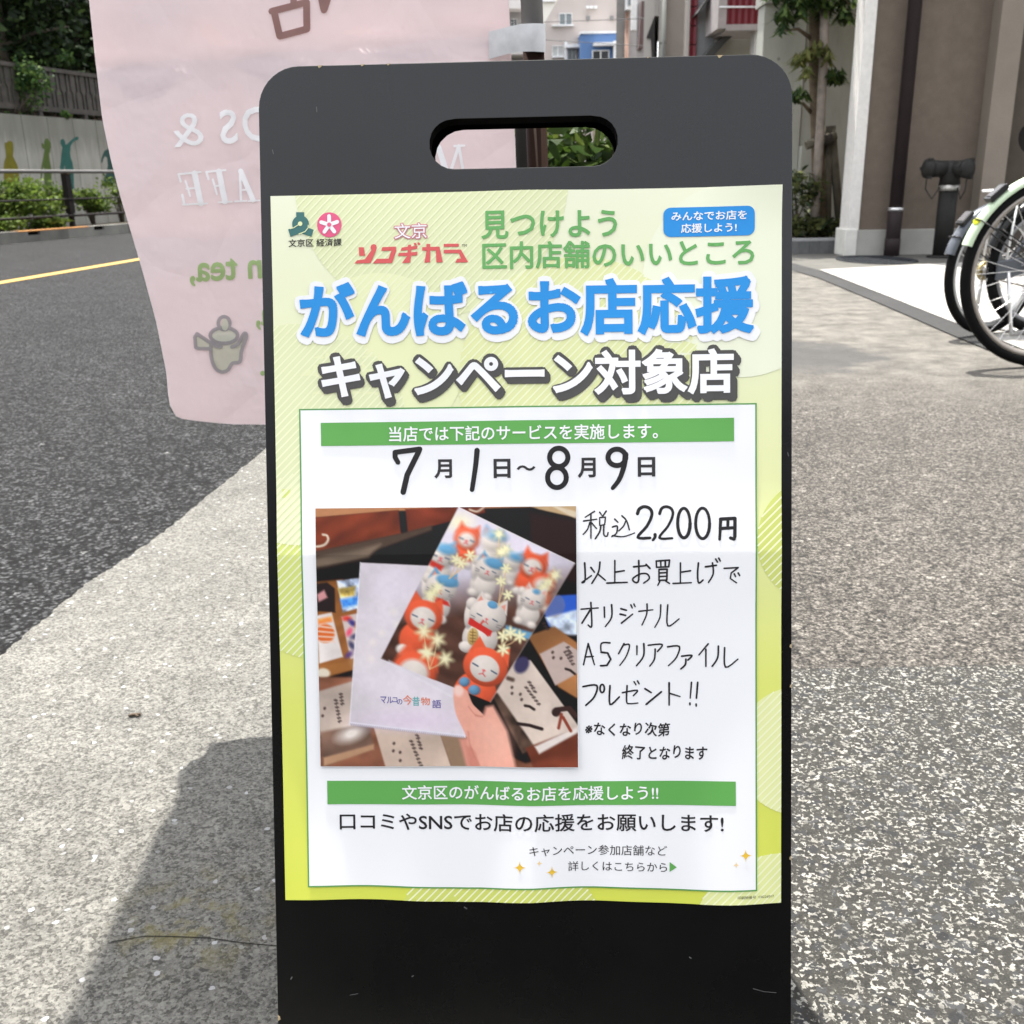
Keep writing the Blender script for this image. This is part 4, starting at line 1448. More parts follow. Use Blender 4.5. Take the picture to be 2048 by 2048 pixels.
def on_flag(px, py, lift=0.0):
    return at(px, py, flag_depth(px, py)-lift)
rows = [-4600+(4600-700)*i/30 for i in range(30)]+[-700+i*(1532/74.0) for i in range(75)]
NA = 56
flag = thing('banner_flag', 'pale pink cloth shop banner seen from behind, with mirrored white and green lettering', 'banner', tuple(pole_pt(0.45)))
vs, fs = [], []
for y in rows:
    L_, R_ = le_x(y), re_x(y)
    for i in range(NA+1):
        a = i/NA
        yy2 = y+(bot_y(a)-832)*max(0, (y-500)/332)
        vs.append(on_flag(L_+(R_-L_)*a, yy2))
fs = [(j*(NA+1)+i, (j+1)*(NA+1)+i, (j+1)*(NA+1)+i+1, j*(NA+1)+i+1) for j in range(len(rows)-1) for i in range(NA)]
def cloth(name, col, tr=0.45, weave=True):
    t = NT(name, 0.9, 0.04)
    c = t.ramp(t.noise(3, 4), [(0.3, tuple(x*0.97 for x in col[:3])+(1,)), (0.7, col)])
    t.color(c)
    tb = t.n('BsdfTranslucent')
    t.l(c, tb.inputs[0])
    mx = t.n('MixShader')
    mx.inputs[0].default_value = tr
    t.l(t.b.outputs[0], mx.inputs[1])
    t.l(tb.outputs[0], mx.inputs[2])
    t.l(mx.outputs[0], t.t.nodes['Material Output'].inputs[0])
    t.bump(t.math('ADD', t.noise(7, 4, 0.6), t.math('ADD', t.math('MULTIPLY', t.noise(26, 3), 0.08), t.math('MULTIPLY', t.ramp(t.voro(5.5, 'DISTANCE_TO_EDGE', 'Distance'), [(0.0, 0.0), (0.10, 1.0)]), 0.13))), 0.38, 0.02)
    return t.m
mb = MB()
mb.add(vs, fs, 0, True)
cl = mb.build('cloth', cloth('pink cloth', lin(0.77, 0.68, 0.687), 0.40), flag, fix=False)
sd = cl.modifiers.new('thick', 'SOLIDIFY')
sd.thickness = 0.0008
sd.offset = 0
sd.use_rim = False
CFX, CFY = [i*14 for i in range(10, 76)], [i*14 for i in range(-10, 62)]
def fp(name, shape, mat, lift=0.0016, parent=flag):
    return flat_mesh(name, shape[0], shape[1], lambda x, y: on_flag(x, -y, lift), mat, parent, CFX, [-c for c in CFY])
neg = lambda pts: [(x, -y) for x, y in pts]
Z1 = lambda x, y: (x*0.28986, -y*0.28986)
def zs(strokes, w, f=Z1):
    out = []
    for s in strokes:
        ww = w
        if isinstance(s, tuple) and isinstance(s[0], (int, float)):
            ww, s = s
        out += stroke_faces([f(*p) for p in s], ww*0.28986, 8)
    return union(out)
INKW, INKG, INKB = cloth('white print', lin(0.92, 0.91, 0.91), 0.03), cloth('green print', lin(0.40, 0.55, 0.25), 0.35), cloth('brown print', lin(0.37, 0.23, 0.21), 0.35)
def mirror_text(body, quad, bold=0.02):
    """quad: photo corners left-top, right-top, left-bottom; the word reads right to left"""
    v, f = glyphs(body, bold)
    v = fit(v, 0, 0, 1, 1)
    (ax, ay), (bx, by), (cx, cy) = quad
    return [(bx+(ax-bx)*x+(cx-ax)*(1-y), -(by+(ay-by)*x+(cy-ay)*(1-y))) for x, y in v], [tuple(reversed(q)) for q in f]
q_ = lambda *p: [(x*0.28986, y*0.28986) for x, y in p]
fp('white_letter', mirror_text('&', q_((1175, 795), (1385, 770), (1200, 1022)), 0.0), INKW)
fp('white_word', merge([mirror_text('S', q_((1505, 762), (1625, 748), (1525, 1000)), 0.015), mirror_text('DOODS'[0], q_((1655, 745), (1830, 732), (1690, 985)), 0.015)]), INKW)
fp('white_word', zs([(40, [(1342, 1195), (1386, 1405)]), (14, [(1232, 1202), (1384, 1187)]), (16, [(1232, 1202), (1246, 1252)]), (14, [(1262, 1412), (1430, 1404)]), (18, [(1258, 1345), (1272, 1412)]),
                     (12, [(1285, 1302), (1360, 1298)]), (14, [(1280, 1248), (1312, 1352)]),
                     (40, [(1510, 1182), (1552, 1392)]), (14, [(1424, 1186), (1556, 1174)]), (16, [(1424, 1186), (1438, 1236)]), (12, [(1480, 1284), (1530, 1280)]), (14, [(1468, 1238), (1496, 1340)]), (12, [(1506, 1397), (1600, 1392)]),
                     (16, [(1655, 1175), (1662, 1385)]), (36, [(1660, 1180), (1746, 1380)]), (12, [(1622, 1390), (1702, 1386)]), (12, [(1715, 1388), (1790, 1382)]), (11, [(1665, 1312), (1715, 1308)])], 20), INKW)
ZH = lambda x, y: (500+x*0.28986, -y*0.28986)
fp('white_word', zs([(40, [(1300, 1015), (1350, 1170)]), (22, [(1440, 1005), (1385, 1180)]), (20, [(1440, 1005), (1475, 1200)]), (16, [(1410, 1008), (1478, 1004)])], 20, ZH), INKW)
fp('shop_name', zs([(48, [(165, 75), (205, 250)]), (48, [(150, 78), (290, 42), (390, 15)]), (48, [(205, 250), (392, 200), (390, 20)]), (44, [(300, 40), (302, -150)]), (40, [(300, -90), (200, -70)]),
                    (46, [(468, -160), (500, 30), (510, 70)]), (50, [(510, 66), (535, -10), (545, -60)]), (46, [(100, -210), (480, -260)])], 48, ZH), INKB)
Z6 = lambda x, y: (x*0.28986, -(500+y*0.28986))
q6 = lambda *p: [(x*0.28986, 500+y*0.28986) for x, y in p]
fp('green_word', mirror_text('n tea,', q6((1300, 72), (1800, 45), (1312, 252)), 0.022), INKG)
fp('green_word', mirror_text('a,', q6((1758, 405), (1870, 398), (1770, 552)), 0.02), INKG)
fp('green_word', fill(disc(Z6(1812, 850), 17*0.28986, 14)), INKG)
tp = [Z6(*p) for p in smooth_line([(1455, 640), (1458, 740), (1486, 815), (1530, 842), (1572, 828), (1604, 782), (1655, 770), (1668, 690), (1700, 595), (1682, 578), (1640, 640), (1620, 600), (1480, 600), (1455, 640)], 5)]
tk = fp('teapot_picture', merge([fill(tp[:-1]), ]), cloth('pale tea green', lin(0.66, 0.66, 0.54), 0.3), 0.0014)
fp('pot_lid', fill([Z6(*p) for p in oval(1545, 590, 92, 52, n=26)[:-1]]), cloth('pale tea green lid', lin(0.70, 0.70, 0.60), 0.3), 0.0017, tk)
fp('pot_handle', fill([Z6(*p) for p in ((1355, 590), (1455, 640), (1452, 682), (1350, 668))]), cloth('pale tea green', lin(0.66, 0.66, 0.54), 0.3), 0.0017, tk)
fp('pot_outline', union(sum([stroke_faces(s, 25*0.28986, 8) for s in ([Z6(*p) for p in smooth_line([(1455, 640), (1458, 740), (1486, 815), (1530, 842), (1572, 828), (1604, 782), (1655, 770), (1668, 690), (1700, 595), (1682, 578), (1640, 650), (1600, 668)], 5)], [Z6(*p) for p in smooth_line([(1462, 645), (1495, 665), (1525, 668)], 4)], [Z6(*p) for p in oval(1545, 590, 95, 55)], [Z6(*p) for p in oval(1546, 505, 40, 45)],
   [Z6(*p) for p in ((1452, 640), (1360, 578), (1345, 600), (1350, 672), (1370, 680), (1452, 682))])], [])), cloth('outline grey', lin(0.44, 0.41, 0.42), 0.35), 0.0022, tk)
fp('pot_knob', fill([Z6(*p) for p in oval(1552, 515, 24, 42, n=20)[:-1]]), cloth('pale tea green knob', lin(0.68, 0.68, 0.56), 0.3), 0.0026, tk)
# strap round the pole
mb = MB()
sp = [(978, 63, 118, 1.497), (1000, 58, 112, 1.488), (1022, 52, 106, 1.481), (1044, 47.5, 103, 1.479), (1068, 46.5, 103, 1.478), (1086, 47, 104, 1.482), (1091, 47.5, 105, 1.492), (1091, 48, 105, 1.506)]
vs = []
for x, a, b, Y in sp:
    for k in range(5):
        t_ = k/4
        vs.append(at(x, a+(b-a)*t_, Y-0.0015*math.sin(t_*math.pi)))
mb.add(vs, [(i*5+j, i*5+j+1, (i+1)*5+j+1, (i+1)*5+j) for i in range(len(sp)-1) for j in range(4)], 0, True)
st = mb.build('strap', plain('white webbing', lin(0.60, 0.60, 0.605), 0.7, 0.2, var=0.10, scale=60), flag, fix=False)
sd = st.modifiers.new('thick', 'SOLIDIFY')
sd.thickness = 0.0012
sd.use_rim = False

# shrub behind the slot
LEAF_NEAR = leafmat('shrub leaves', [lin(0.014, 0.03, 0.006), lin(0.035, 0.062, 0.009), lin(0.03, 0.052, 0.02), lin(0.085, 0.112, 0.02)], 0.35, 0.4)
bush = thing('shrub', 'green broad leaved shrub behind the sign board, seen through its handle slot', 'shrub', (0.30, 2.75, 0))
mb = MB()
foliage(mb, 1500, (0.26, 2.75, 0.74), (0.34, 0.34, 0.22), 0.075, 0.36, 40, 0.5, 0.1, 0, 0.2)
mb.build('foliage', LEAF_NEAR, bush, fix=False)
mb = MB()
for i in range(14):
    a = RNG.random()*6.28
    r = 0.28*RNG.random()**0.5
    mb.tube([(0.26+0.05*math.cos(a), 2.75+0.05*math.sin(a), 0), (0.26+r*0.6*math.cos(a), 2.75+r*0.6*math.sin(a), 0.45), (0.26+r*1.1*math.cos(a+0.2), 2.75+r*1.1*math.sin(a+0.2), 0.9)], [0.010, 0.007, 0.003], 6)
mb.build('stem', plain('bark', lin(0.06, 0.048, 0.035), 0.9), bush)
# ------------------------------------------------------------------ across the road: kerb, rail, shrubs, mural wall, fence, trees
def vplane(px, py, off):
    """photo point on the upright plane that runs parallel to the far kerb, off metres behind it"""
    d = ray(px, py)
    P0 = K0+KN*off
    return CAM+d*((P0-CAM).dot(KN)/d.dot(KN))
def run(s, off, z):
    return Vector((K0.x, K0.y, 0))+KD*s+KN*off+Vector((0, 0, z))
S = lambda p: (Vector((p.x, p.y, 0))-Vector((K0.x, K0.y, 0))).dot(KD)
kz = vplane(135, 456, 0).z
M_KERB = plain('kerb concrete', lin(0.13, 0.127, 0.115), 0.9, 0.2, var=0.3, scale=2.5)
M_KERB2 = plain('pale kerb concrete', lin(0.19, 0.187, 0.17), 0.9, 0.2, var=0.25, scale=2.5)
M_DARKH = plain('drain dark', lin(0.004), 0.9, 0.1)
M_ORANGE = plain('orange paint', lin(0.42, 0.19, 0.05), 0.6)
mb = MB()
def kbox(s0, s1, o0, o1, z0, z1, mi):
    c = run((s0+s1)/2, (o0+o1)/2, (z0+z1)/2)
    mb.obox(c, KD*((s1-s0)/2), KN*((o1-o0)/2), Vector((0, 0, (z1-z0)/2)), mi)
sj = S(vplane(137, 466, 0))
s_a, s_b = S(vplane(70, 470, 0)), S(vplane(200, 460, 0))
bl = 1.0
L_ = s_b-s_a
for k in range(-5, 9):
    a, b = sj+k*L_, sj+(k+1)*L_
    m = (a+b)/2
    kbox(a+0.004, b-0.004, 0.05, 0.24, ZR-0.05, kz, 1 if k % 3 == 0 else 0)
    hz0, hz1 = ZR+0.10, ZR+0.165
    kbox(a+0.004, m-0.14, 0.0, 0.0495, ZR-0.05, kz-0.0005, 1 if k % 3 == 0 else 0)
    kbox(m+0.14, b-0.004, 0.0, 0.0495, ZR-0.05, kz-0.0005, 1 if k % 3 == 0 else 0)
    kbox(m-0.14, m+0.14, 0.0, 0.0495, ZR-0.05, hz0, 1 if k % 3 == 0 else 0)
    kbox(m-0.14, m+0.14, 0.0, 0.0495, hz1, kz-0.0005, 1 if k % 3 == 0 else 0)
    kbox(m-0.135, m+0.135, 0.042, 0.049, hz0+0.001, hz1-0.001, 2)
kbox(S(vplane(38, 462, 0)), S(vplane(178, 451, 0)), -0.003, 0.16, kz-0.012, kz+0.004, 3)
struct('kerb', mb, [M_KERB, M_KERB2, M_DARKH, M_ORANGE])
mb = MB()
mb.obox(run(10, 1.6, -0.0), KD*60, KN*1.36, Vector((0, 0, kz*0.5+0.0)))
struct('far_verge', mb, plain('verge soil', lin(0.07, 0.06, 0.045), 0.95, 0.1, var=0.4, scale=8))
# guard rail
M_RAILB = plain('dark brown rail', lin(0.009, 0.0065, 0.006), 0.7, 0.2)
M_RAILG = plain('greyed rail top', lin(0.09, 0.087, 0.085), 0.6, 0.3)
OFFR = 0.30
gr = thing('guard_rail', 'dark brown guard rail with three thin rails in front of the mural wall', 'guard rail', tuple(run(0, OFFR, kz)))
zt, zm, zl = vplane(120, 347, OFFR).z, vplane(140, 398, OFFR).z, vplane(140, 431, OFFR).z
sp_ = S(vplane(138, 400, OFFR))
for k in range(-2, 5):
    s = sp_+k*2.0
    mb = MB()
    mb.obox(run(s, OFFR, (kz+zt)/2+0.11), KD*0.062, KN*0.05, Vector((0, 0, (zt-kz)/2-0.11)))
    mb.obox(run(s, OFFR, kz+0.09), KD*0.03, KN*0.04, Vector((0, 0, 0.13)))
    po_ = mb.build('post', M_RAILB, gr)
    if k == 0:
        mb = MB()
        mb.obox(run(s+0.01, OFFR-0.002, zt+0.004), KD*0.028, KN*0.05, Vector((0, 0, 0.012)))
        mb.build('reflector', M_ORANGE, po_)
for z, r, m in ((zt+0.03, 0.03, M_RAILG), (zm, 0.014, M_RAILB), (zl, 0.022, M_RAILB)):
    mb = MB()
    mb.tube([run(-9, OFFR-0.055, z), run(12, OFFR-0.055, z)], r, 10)
    mb.build('rail', m, gr)
# mural wall
OFFW = 1.9
w0, w1 = vplane(0, 226, OFFW), vplane(209, 242, OFFW)
zw = (w0.z+w1.z)/2
WR = plain('mural wall concrete', lin(0.26, 0.258, 0.235), 0.9, 0.2, var=0.22, scale=1.1, bump=0.15)
t = NT('stained wall concrete', 0.9, 0.2)
vec = t.n('Mapping')
vec.inputs['Scale'].default_value = (2.2, 2.2, 0.35)
t.l(t.pos(), vec.inputs[0])
c1 = t.ramp(t.noise(1.8, 6, 0.65, vec.outputs[0]), [(0.3, lin(0.22, 0.215, 0.19)), (0.65, lin(0.31, 0.305, 0.275))])
zz = t.sep(t.pos())[2]
st_ = t.math('MULTIPLY', t.ramp(t.math('MULTIPLY', t.math('ADD', zz, t.math('MULTIPLY', t.noise(6, 5, 0.7, vec.outputs[0]), 0.9)), 0.4), [(0.70, 0.0), (0.86, 1.0)]), 0.55)
t.color(t.mix(st_, c1, lin(0.10, 0.10, 0.08)))
t.bump(t.noise(18, 4), 0.15, 0.01)
mw = thing('mural_wall', 'pale concrete retaining wall across the road painted with coloured figures', 'wall', tuple(run(2, OFFW, 0)))
mb = MB()
js = [S(vplane(x, 260, OFFW)) for x in (-40, 46, 97, 147, 193, 240, 290, 345, 400)]
js = [js[0]-1.5*i for i in range(8, 0, -1)]+js+[js[-1]+0.9*i for i in range(1, 16)]
for a, b in zip(js, js[1:]):
    mb.obox(run((a+b)/2, OFFW+0.15, (zw+ZR)/2), KD*((b-a)/2-0.006), KN*0.15, Vector((0, 0, (zw-ZR)/2)))
mb.obox(run((js[0]+js[-1])/2, OFFW+0.17, (zw+ZR)/2-0.01), KD*((js[-1]-js[0])/2), KN*0.15, Vector((0, 0, (zw-ZR)/2-0.01)))
mb.build('wall_panel', t.m, mw)
Z7 = lambda x, y: (x*0.14493, 230+y*0.14493)
FIG = [('olive yellow figure with its hands at its head', (0.17, 0.15, 0.014), [(68, 378), (95, 382), (110, 362), (135, 356), (165, 365), (180, 395), (186, 460), (184, 520), (178, 565), (200, 610), (235, 680), (262, 780), (262, 1000), (60, 1000), (52, 720), (62, 640), (85, 575), (80, 500), (68, 440)]),
       ('green figure with a raised hand', (0.085, 0.13, 0.03), [(640, 320), (665, 330), (682, 360), (705, 395), (700, 450), (690, 510), (678, 550), (690, 640), (708, 740), (712, 900), (712, 1040), (620, 1040), (610, 800), (604, 690), (590, 760), (575, 900), (560, 900), (566, 760), (585, 650), (600, 570), (620, 480), (600, 465), (580, 440), (574, 390), (590, 385), (612, 420), (618, 350)]),
       ('teal figure throwing one arm up', (0.028, 0.115, 0.098), [(858, 328), (880, 335), (900, 365), (905, 410), (930, 400), (985, 345), (1040, 305), (1075, 300), (1085, 320), (1070, 348), (1040, 345), (1000, 385), (975, 430), (968, 520), (975, 580), (1000, 650), (1015, 740), (1020, 900), (1025, 1040), (930, 1040), (915, 800), (890, 680), (880, 790), (850, 800), (828, 740), (840, 640), (850, 540), (862, 450), (835, 390), (838, 345)]),
       ('dark teal figure with an arm bent to its hip', (0.03, 0.075, 0.065), [(1540, 400), (1580, 420), (1600, 480), (1650, 520), (1640, 640), (1590, 720), (1610, 820), (1640, 950), (1540, 960), (1490, 985), (1440, 975), (1432, 900), (1470, 800), (1490, 700), (1480, 590), (1450, 565), (1425, 610), (1412, 665), (1395, 640), (1410, 570), (1440, 495), (1500, 465), (1520, 420)])]
for lab, c, pts in FIG:
    mb = MB()
    mb.prism([vplane(*Z7(*p), OFFW-0.004) for p in pts], KN*0.003)
    o = mb.build('painted_figure', plain('mural paint '+lab, lin(*[x*0.75 for x in c]), 0.8, 0.2, var=0.15), mw)
    o['label'] = lab
# balustrade on the wall
OFFB = OFFW+0.16
bf = thing('balustrade', 'weathered dark fence with paddle shaped balusters on top of the mural wall', 'fence', tuple(run(2, OFFB, zw)))
M_BAL = plain('weathered fence', lin(0.062, 0.056, 0.05), 0.85, 0.2, var=0.3)
zb0, zb1 = vplane(100, 219, OFFB).z, vplane(100, 140, OFFB).z
for z, h in ((zb1, 0.035), (zb0, 0.045)):
    mb = MB()
    mb.obox(run(3, OFFB, z), KD*11, KN*0.05, Vector((0, 0, h)))
    mb.build('rail', M_BAL, bf)
s = S(vplane(-30, 180, OFFB))
pitch = (S(vplane(141, 180, OFFB))-S(vplane(121, 180, OFFB)))/2
H = zb1-zb0-0.08
zc_ = zb0+0.045
sm_ = [zc_, zc_+H*0.44, zc_+H*0.52, zc_+H]
N_B = 62
for i in range(N_B):
    x = s+i*pitch
    wb, wt = ((0.066, 0.028) if i % 2 else (0.028, 0.066))
    wb, wt = wb*pitch/0.075, wt*pitch/0.075
    ol = [(-wb/2, sm_[0]), (wb/2, sm_[0]), (wb/2, sm_[1]), (wt/2, sm_[2]), (wt/2, sm_[3]), (-wt/2, sm_[3]), (-wt/2, sm_[2]), (-wb/2, sm_[1])]
    mb = MB()
    mb.prism([run(x+a, OFFB-0.02, z) for a, z in ol], KN*0.035)
    mb.build('baluster', M_BAL, bf)
for k in range(9):
    mb = MB()
    mb.obox(run(s+k*1.3, OFFB, (zw+zb0)/2-0.0), KD*0.05, KN*0.04, Vector((0, 0, max(0.01, (zb0-zw)/2))))
    mb.build('foot', M_BAL, bf)
# shrubs behind the rail
LEAF_AZ = leafmat('azalea leaves', [lin(0.03, 0.055, 0.010), lin(0.06, 0.10, 0.016), lin(0.12, 0.17, 0.03), lin(0.05, 0.075, 0.022)], 0.5, 0.4)
BARK = plain('bark', lin(0.06, 0.048, 0.035), 0.9)
def shrub(label, pxc, pyc, rx, rz, n, off, leaf=0.085, open_=0.5, grp=None, clumps=16):
    c = vplane(pxc, pyc, off)
    o = thing('shrub', label, 'shrub', (c.x, c.y, kz), grp)
    mb = MB()
    foliage(mb, n, c, (rx, rx*0.6, rz), leaf, 0.5, clumps, open_, -0.2, 0, 0.35)
    mb.build('foliage', LEAF_AZ, o, fix=False)
    mb = MB()
    for i in range(9):
        e = c+Vector(RNG.normal(size=3))*0.33*rx
        b = Vector((c.x+0.2*(e.x-c.x), c.y+0.2*(e.y-c.y), kz-0.02))
        mb.tube([b, (b+e)*0.5+Vector((0.03*RNG.normal(), 0, 0.03)), e+Vector((0, 0, rz*0.3))], [0.016, 0.011, 0.004], 6)
    mb.build('stem', BARK, o)
    return o
G_SH = 'shrubs behind the guard rail'
shrub('large leafy shrub at the left behind the guard rail, under the yellow figure', 30, 402, 0.62, 0.34, 2200, 0.95, grp=G_SH, clumps=22)
shrub('sparse leafy shrub left of the rail post, under the green figure', 100, 405, 0.40, 0.36, 900, 1.05, grp=G_SH)
shrub('compact bright shrub right of the rail post', 182, 402, 0.34, 0.24, 900, 0.9, grp=G_SH)
shrub('low bright shrub at the foot of the rail post, above the orange kerb', 82, 447, 0.42, 0.13, 750, 0.55, grp=G_SH)
shrub('thin leggy shrub with bare stems beside the pink banner', 238, 385, 0.42, 0.30, 420, 1.0, grp=G_SH)
shrub('low dark shrub in the left corner above the kerb', 5, 452, 0.42, 0.13, 600, 0.5, grp=G_SH)
# trees and a brick house above the wall
LEAF_DK = leafmat('evergreen leaves', [lin(0.006, 0.011, 0.005), lin(0.010, 0.020, 0.007), lin(0.018, 0.034, 0.010), lin(0.038, 0.06, 0.018)], 0.6, 0.12)
def tree(label, s, off, zbase, h, r, n, grp, leaf=0.16):
    b = run(s, off, zbase)
    o = thing('tree', label, 'tree', tuple(b), grp)
    mb = MB()
    tip = b+Vector((0.2, 0.1, h*0.8))
    mb.tube([b, b+Vector((0.05, 0, h*0.3)), b+Vector((0.12, 0.05, h*0.55)), tip], [0.16, 0.13, 0.09, 0.03], 9)
    for i in range(9):
        a = i*2.4
        q = b+Vector((0.08, 0, h*(0.25+0.055*i)))
        mb.tube([q, q+Vector((math.cos(a)*r*0.4, math.sin(a)*r*0.4, 0.25)), q+Vector((math.cos(a)*r*0.8, math.sin(a)*r*0.8, 0.35))], [0.06, 0.04, 0.012], 7)
    mb.build('trunk', BARK, o)
    mb = MB()
    foliage(mb, n, b+Vector((0.1, 0, h*0.52)), (r, r, h*0.52), leaf, 0.5, 80, 0.42, 0.15, 0, 0.25)
    mb.build('crown', LEAF_DK, o, fix=False)
for lab, px, off, h, r, n in (('dark evergreen tree at the left edge above the mural wall', 5, 3.8, 6.0, 1.7, 9000),
                             ('dark evergreen tree behind the balustrade beside the pink banner', 150, 4.4, 6.0, 1.9, 10000),
                             ('dark evergreen tree standing farther back between the other two', 80, 6.2, 6.5, 2.0, 8000),
                             ('dark evergreen tree behind the pink banner', 330, 5.0, 6.0, 2.0, 3500),):
    tree(lab, S(vplane(px, 150, off)), off, zw-0.1, h, r, n, 'evergreen trees above the mural wall')
iv = thing('creeper', 'green creeper hanging over the dark balustrade at the left', 'creeper', tuple(vplane(45, 226, OFFB-0.08)))
mb = MB()
c = vplane(46, 172, OFFB-0.07)
foliage(mb, 1500, c, (0.50, 0.16, 0.42), 0.075, 0.55, 20, 0.5, 0.2, 0, 0.2)
foliage(mb, 200, vplane(130, 118, OFFB+0.1), (0.14, 0.1, 0.12), 0.07, 0.5, 8, 0.5)
foliage(mb, 60, vplane(128, 231, OFFB-0.1), (0.10, 0.06, 0.06), 0.07, 0.5, 6, 0.5)
mb.build('foliage', leafmat('creeper leaves', [lin(0.02, 0.05, 0.02), lin(0.05, 0.10, 0.025), lin(0.11, 0.17, 0.04)], 0.5, 0.25), iv, fix=False)
mb = MB()
for i in range(8):
    e = c+Vector((0.12*RNG.normal()*2, 0.02, 0.1*RNG.normal()))
    mb.tube([vplane(30+i*5, 224, OFFB-0.08), (e+vplane(30+i*5, 224, OFFB-0.08))*0.5+Vector((0.04, 0, 0)), e], [0.012, 0.009, 0.004], 6)
mb.build('stem', BARK, iv)
bh = thing('brick_house', 'dark red brick house half hidden by trees above the mural wall', 'house', tuple(run(2, 8.5, zw-0.1)))
t = NT('dark brick', 0.85, 0.2)
br = t.n('TexBrick')
br.inputs['Scale'].default_value = 4.0
br.inputs['Color1'].default_value = lin(0.05, 0.021, 0.015)
br.inputs['Color2'].default_value = lin(0.035, 0.016, 0.013)
br.inputs['Mortar'].default_value = lin(0.045, 0.04, 0.036)
mp = t.n('Mapping')
mp.inputs['Rotation'].default_value = (R(90), 0, 0)
t.l(t.pos(), mp.inputs[0])
t.l(mp.outputs[0], br.inputs['Vector'])
t.color(br.outputs['Color'])
mb = MB()
mb.obox(run(20, 11, zw+3.4), KD*30, KN*2.5, Vector((0, 0, 3.6)))
mb.build('wall', t.m, bh)
M_WIN = plain('dark window glass', lin(0.02, 0.025, 0.03), 0.08, 0.5)
M_FRAME = plain('window frame', lin(0.55), 0.5)
for s_ in (-1.5, 1.6, 4.6):
    mb = MB()
    for a, b, c_, d in ((-0.6, -0.54, -0.7, 0.7), (0.54, 0.6, -0.7, 0.7), (-0.54, 0.54, 0.64, 0.7), (-0.54, 0.54, -0.7, -0.64)):
        mb.obox(run(s_+(a+b)/2, 8.46, zw+4.4+(c_+d)/2), KD*((b-a)/2), KN*0.06, Vector((0, 0, (d-c_)/2)))
    fo = mb.build('window', M_FRAME, bh)
    mb = MB()
    mb.obox(run(s_, 8.47, zw+4.4), KD*0.54, KN*0.02, Vector((0, 0, 0.64)))
    mb.build('pane', M_WIN, fo)
mb = MB()
mb.obox(run(20, 11, zw+7.1), KD*30.4, KN*2.9, Vector((0, 0, 0.12)))
mb.build('roof', plain('roof slate', lin(0.05), 0.8), bh)
mb = MB()
mb.obox(run(3, OFFW+0.32+10, (zw-0.1)/2), KD*16, KN*10, Vector((0, 0, (zw-0.1)/2)))
struct('terrace', mb, plain('terrace soil', lin(0.05, 0.045, 0.035), 0.95, 0.1, var=0.4, scale=5))
# ------------------------------------------------------------------ right side: brown building, its pipe, planter and tree
YB = gnd(1700, 512).y                                         # front plane of the brown building
M_BROWN = plain('brown render', lin(0.128, 0.103, 0.082), 0.9, 0.2, var=0.10, scale=9, bump=0.7)
M_TAN = plain('tan render', lin(0.19, 0.163, 0.134), 0.9, 0.2, var=0.06, scale=3, bump=0.3)
M_WHITER = plain('rough white render', lin(0.62, 0.60, 0.57), 0.9, 0.2, var=0.08, scale=25, bump=0.5)
M_PLINTH = plain('plinth concrete', lin(0.30, 0.295, 0.27), 0.9, 0.2, var=0.15, scale=3)
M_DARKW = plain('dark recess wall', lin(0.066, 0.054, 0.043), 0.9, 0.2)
bb = thing('apartment_building', 'brown rendered building with a white corner strip and a dark downpipe, behind the bicycles', 'building', (gnd(1760, 510).x, YB, 0))
X = lambda px, py, Y=None: at(px, py, Y or YB).x
xl, xm, xr = X(1697, 440), X(1698, 440), X(1716, 440)
xr = xm+0.10
zp = at(1780, 459, YB).z
HB = 9.0
mb = MB()
mb.box((xr, YB+0.03, 0), (xr+14, YB+0.24, HB))
mb.box((xr+2.6, YB+0.24, 0), (xr+14, YB+6, HB))
mb.build('wall', M_BROWN, bb)
mb = MB()
mb.box((xm-0.005, YB, zp), (xr, YB+0.26, HB))
mb.build('corner_strip', M_WHITER, bb)
mb = MB()
mb.box((xm-0.03, YB-0.02, 0), (xr-0.01, YB+0.30, zp+0.012))
mb.build('corner_base', plain('pale plinth', lin(0.55, 0.54, 0.50), 0.85, 0.2), bb, bevel=0.01)
mb = MB()
mb.box((xr-0.012, YB-0.004, 0), (xr+1.35, YB+0.028, zp))
mb.box((xr+1.355, YB-0.012, 0), (xr+12, YB+0.028, zp-0.01))
mb.build('plinth', M_PLINTH, bb, bevel=0.006)
xp0, xp1 = X(1984, 60), X(2031, 60)
mb = MB()
mb.box((xp0, YB-0.16, 0), (xp1, YB+0.025, HB))
mb.build('pilaster', M_TAN, bb)
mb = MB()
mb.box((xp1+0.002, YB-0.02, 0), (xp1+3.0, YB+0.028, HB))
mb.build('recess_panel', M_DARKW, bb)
# downpipe
pa = at(1833, 0, YB-0.09)
pb = at(1782, 500, YB-0.09)
xpipe = (pa.x+pb.x)/2
M_PIPE = plain('dark pipe', lin(0.025, 0.018, 0.019), 0.6, 0.15)
mb = MB()
zbr = at(1785, 417, YB-0.09).z
mb.tube([(xpipe, YB-0.09, 0.0), (xpipe, YB-0.09, HB)], 0.062, 20)
mb.lathe((xpipe, YB-0.09, 0.0), (0, 0, 1), [(0, 0.068), (zbr-0.02, 0.068), (zbr-0.01, 0.062)], 20)
dp = mb.build('downpipe', M_PIPE, bb)
mb = MB()
mb.lathe((xpipe, YB-0.09, zbr-0.022), (0, 0, 1), [(0, 0.071), (0.03, 0.071)], 20)
mb.box((xpipe-0.02, YB-0.03, zbr-0.02), (xpipe+0.02, YB+0.03, zbr+0.008))
mb.build('bracket', plain('steel bracket', lin(0.6), 0.35, 0.5, 0.8), dp)
mb = MB()
mb.lathe((xpipe, YB-0.09, 0.0), (0, 0, 1), [(0, 0.073), (0.16, 0.073), (0.165, 0.069)], 20)
mb.build('foot_sleeve', M_PIPE, dp)
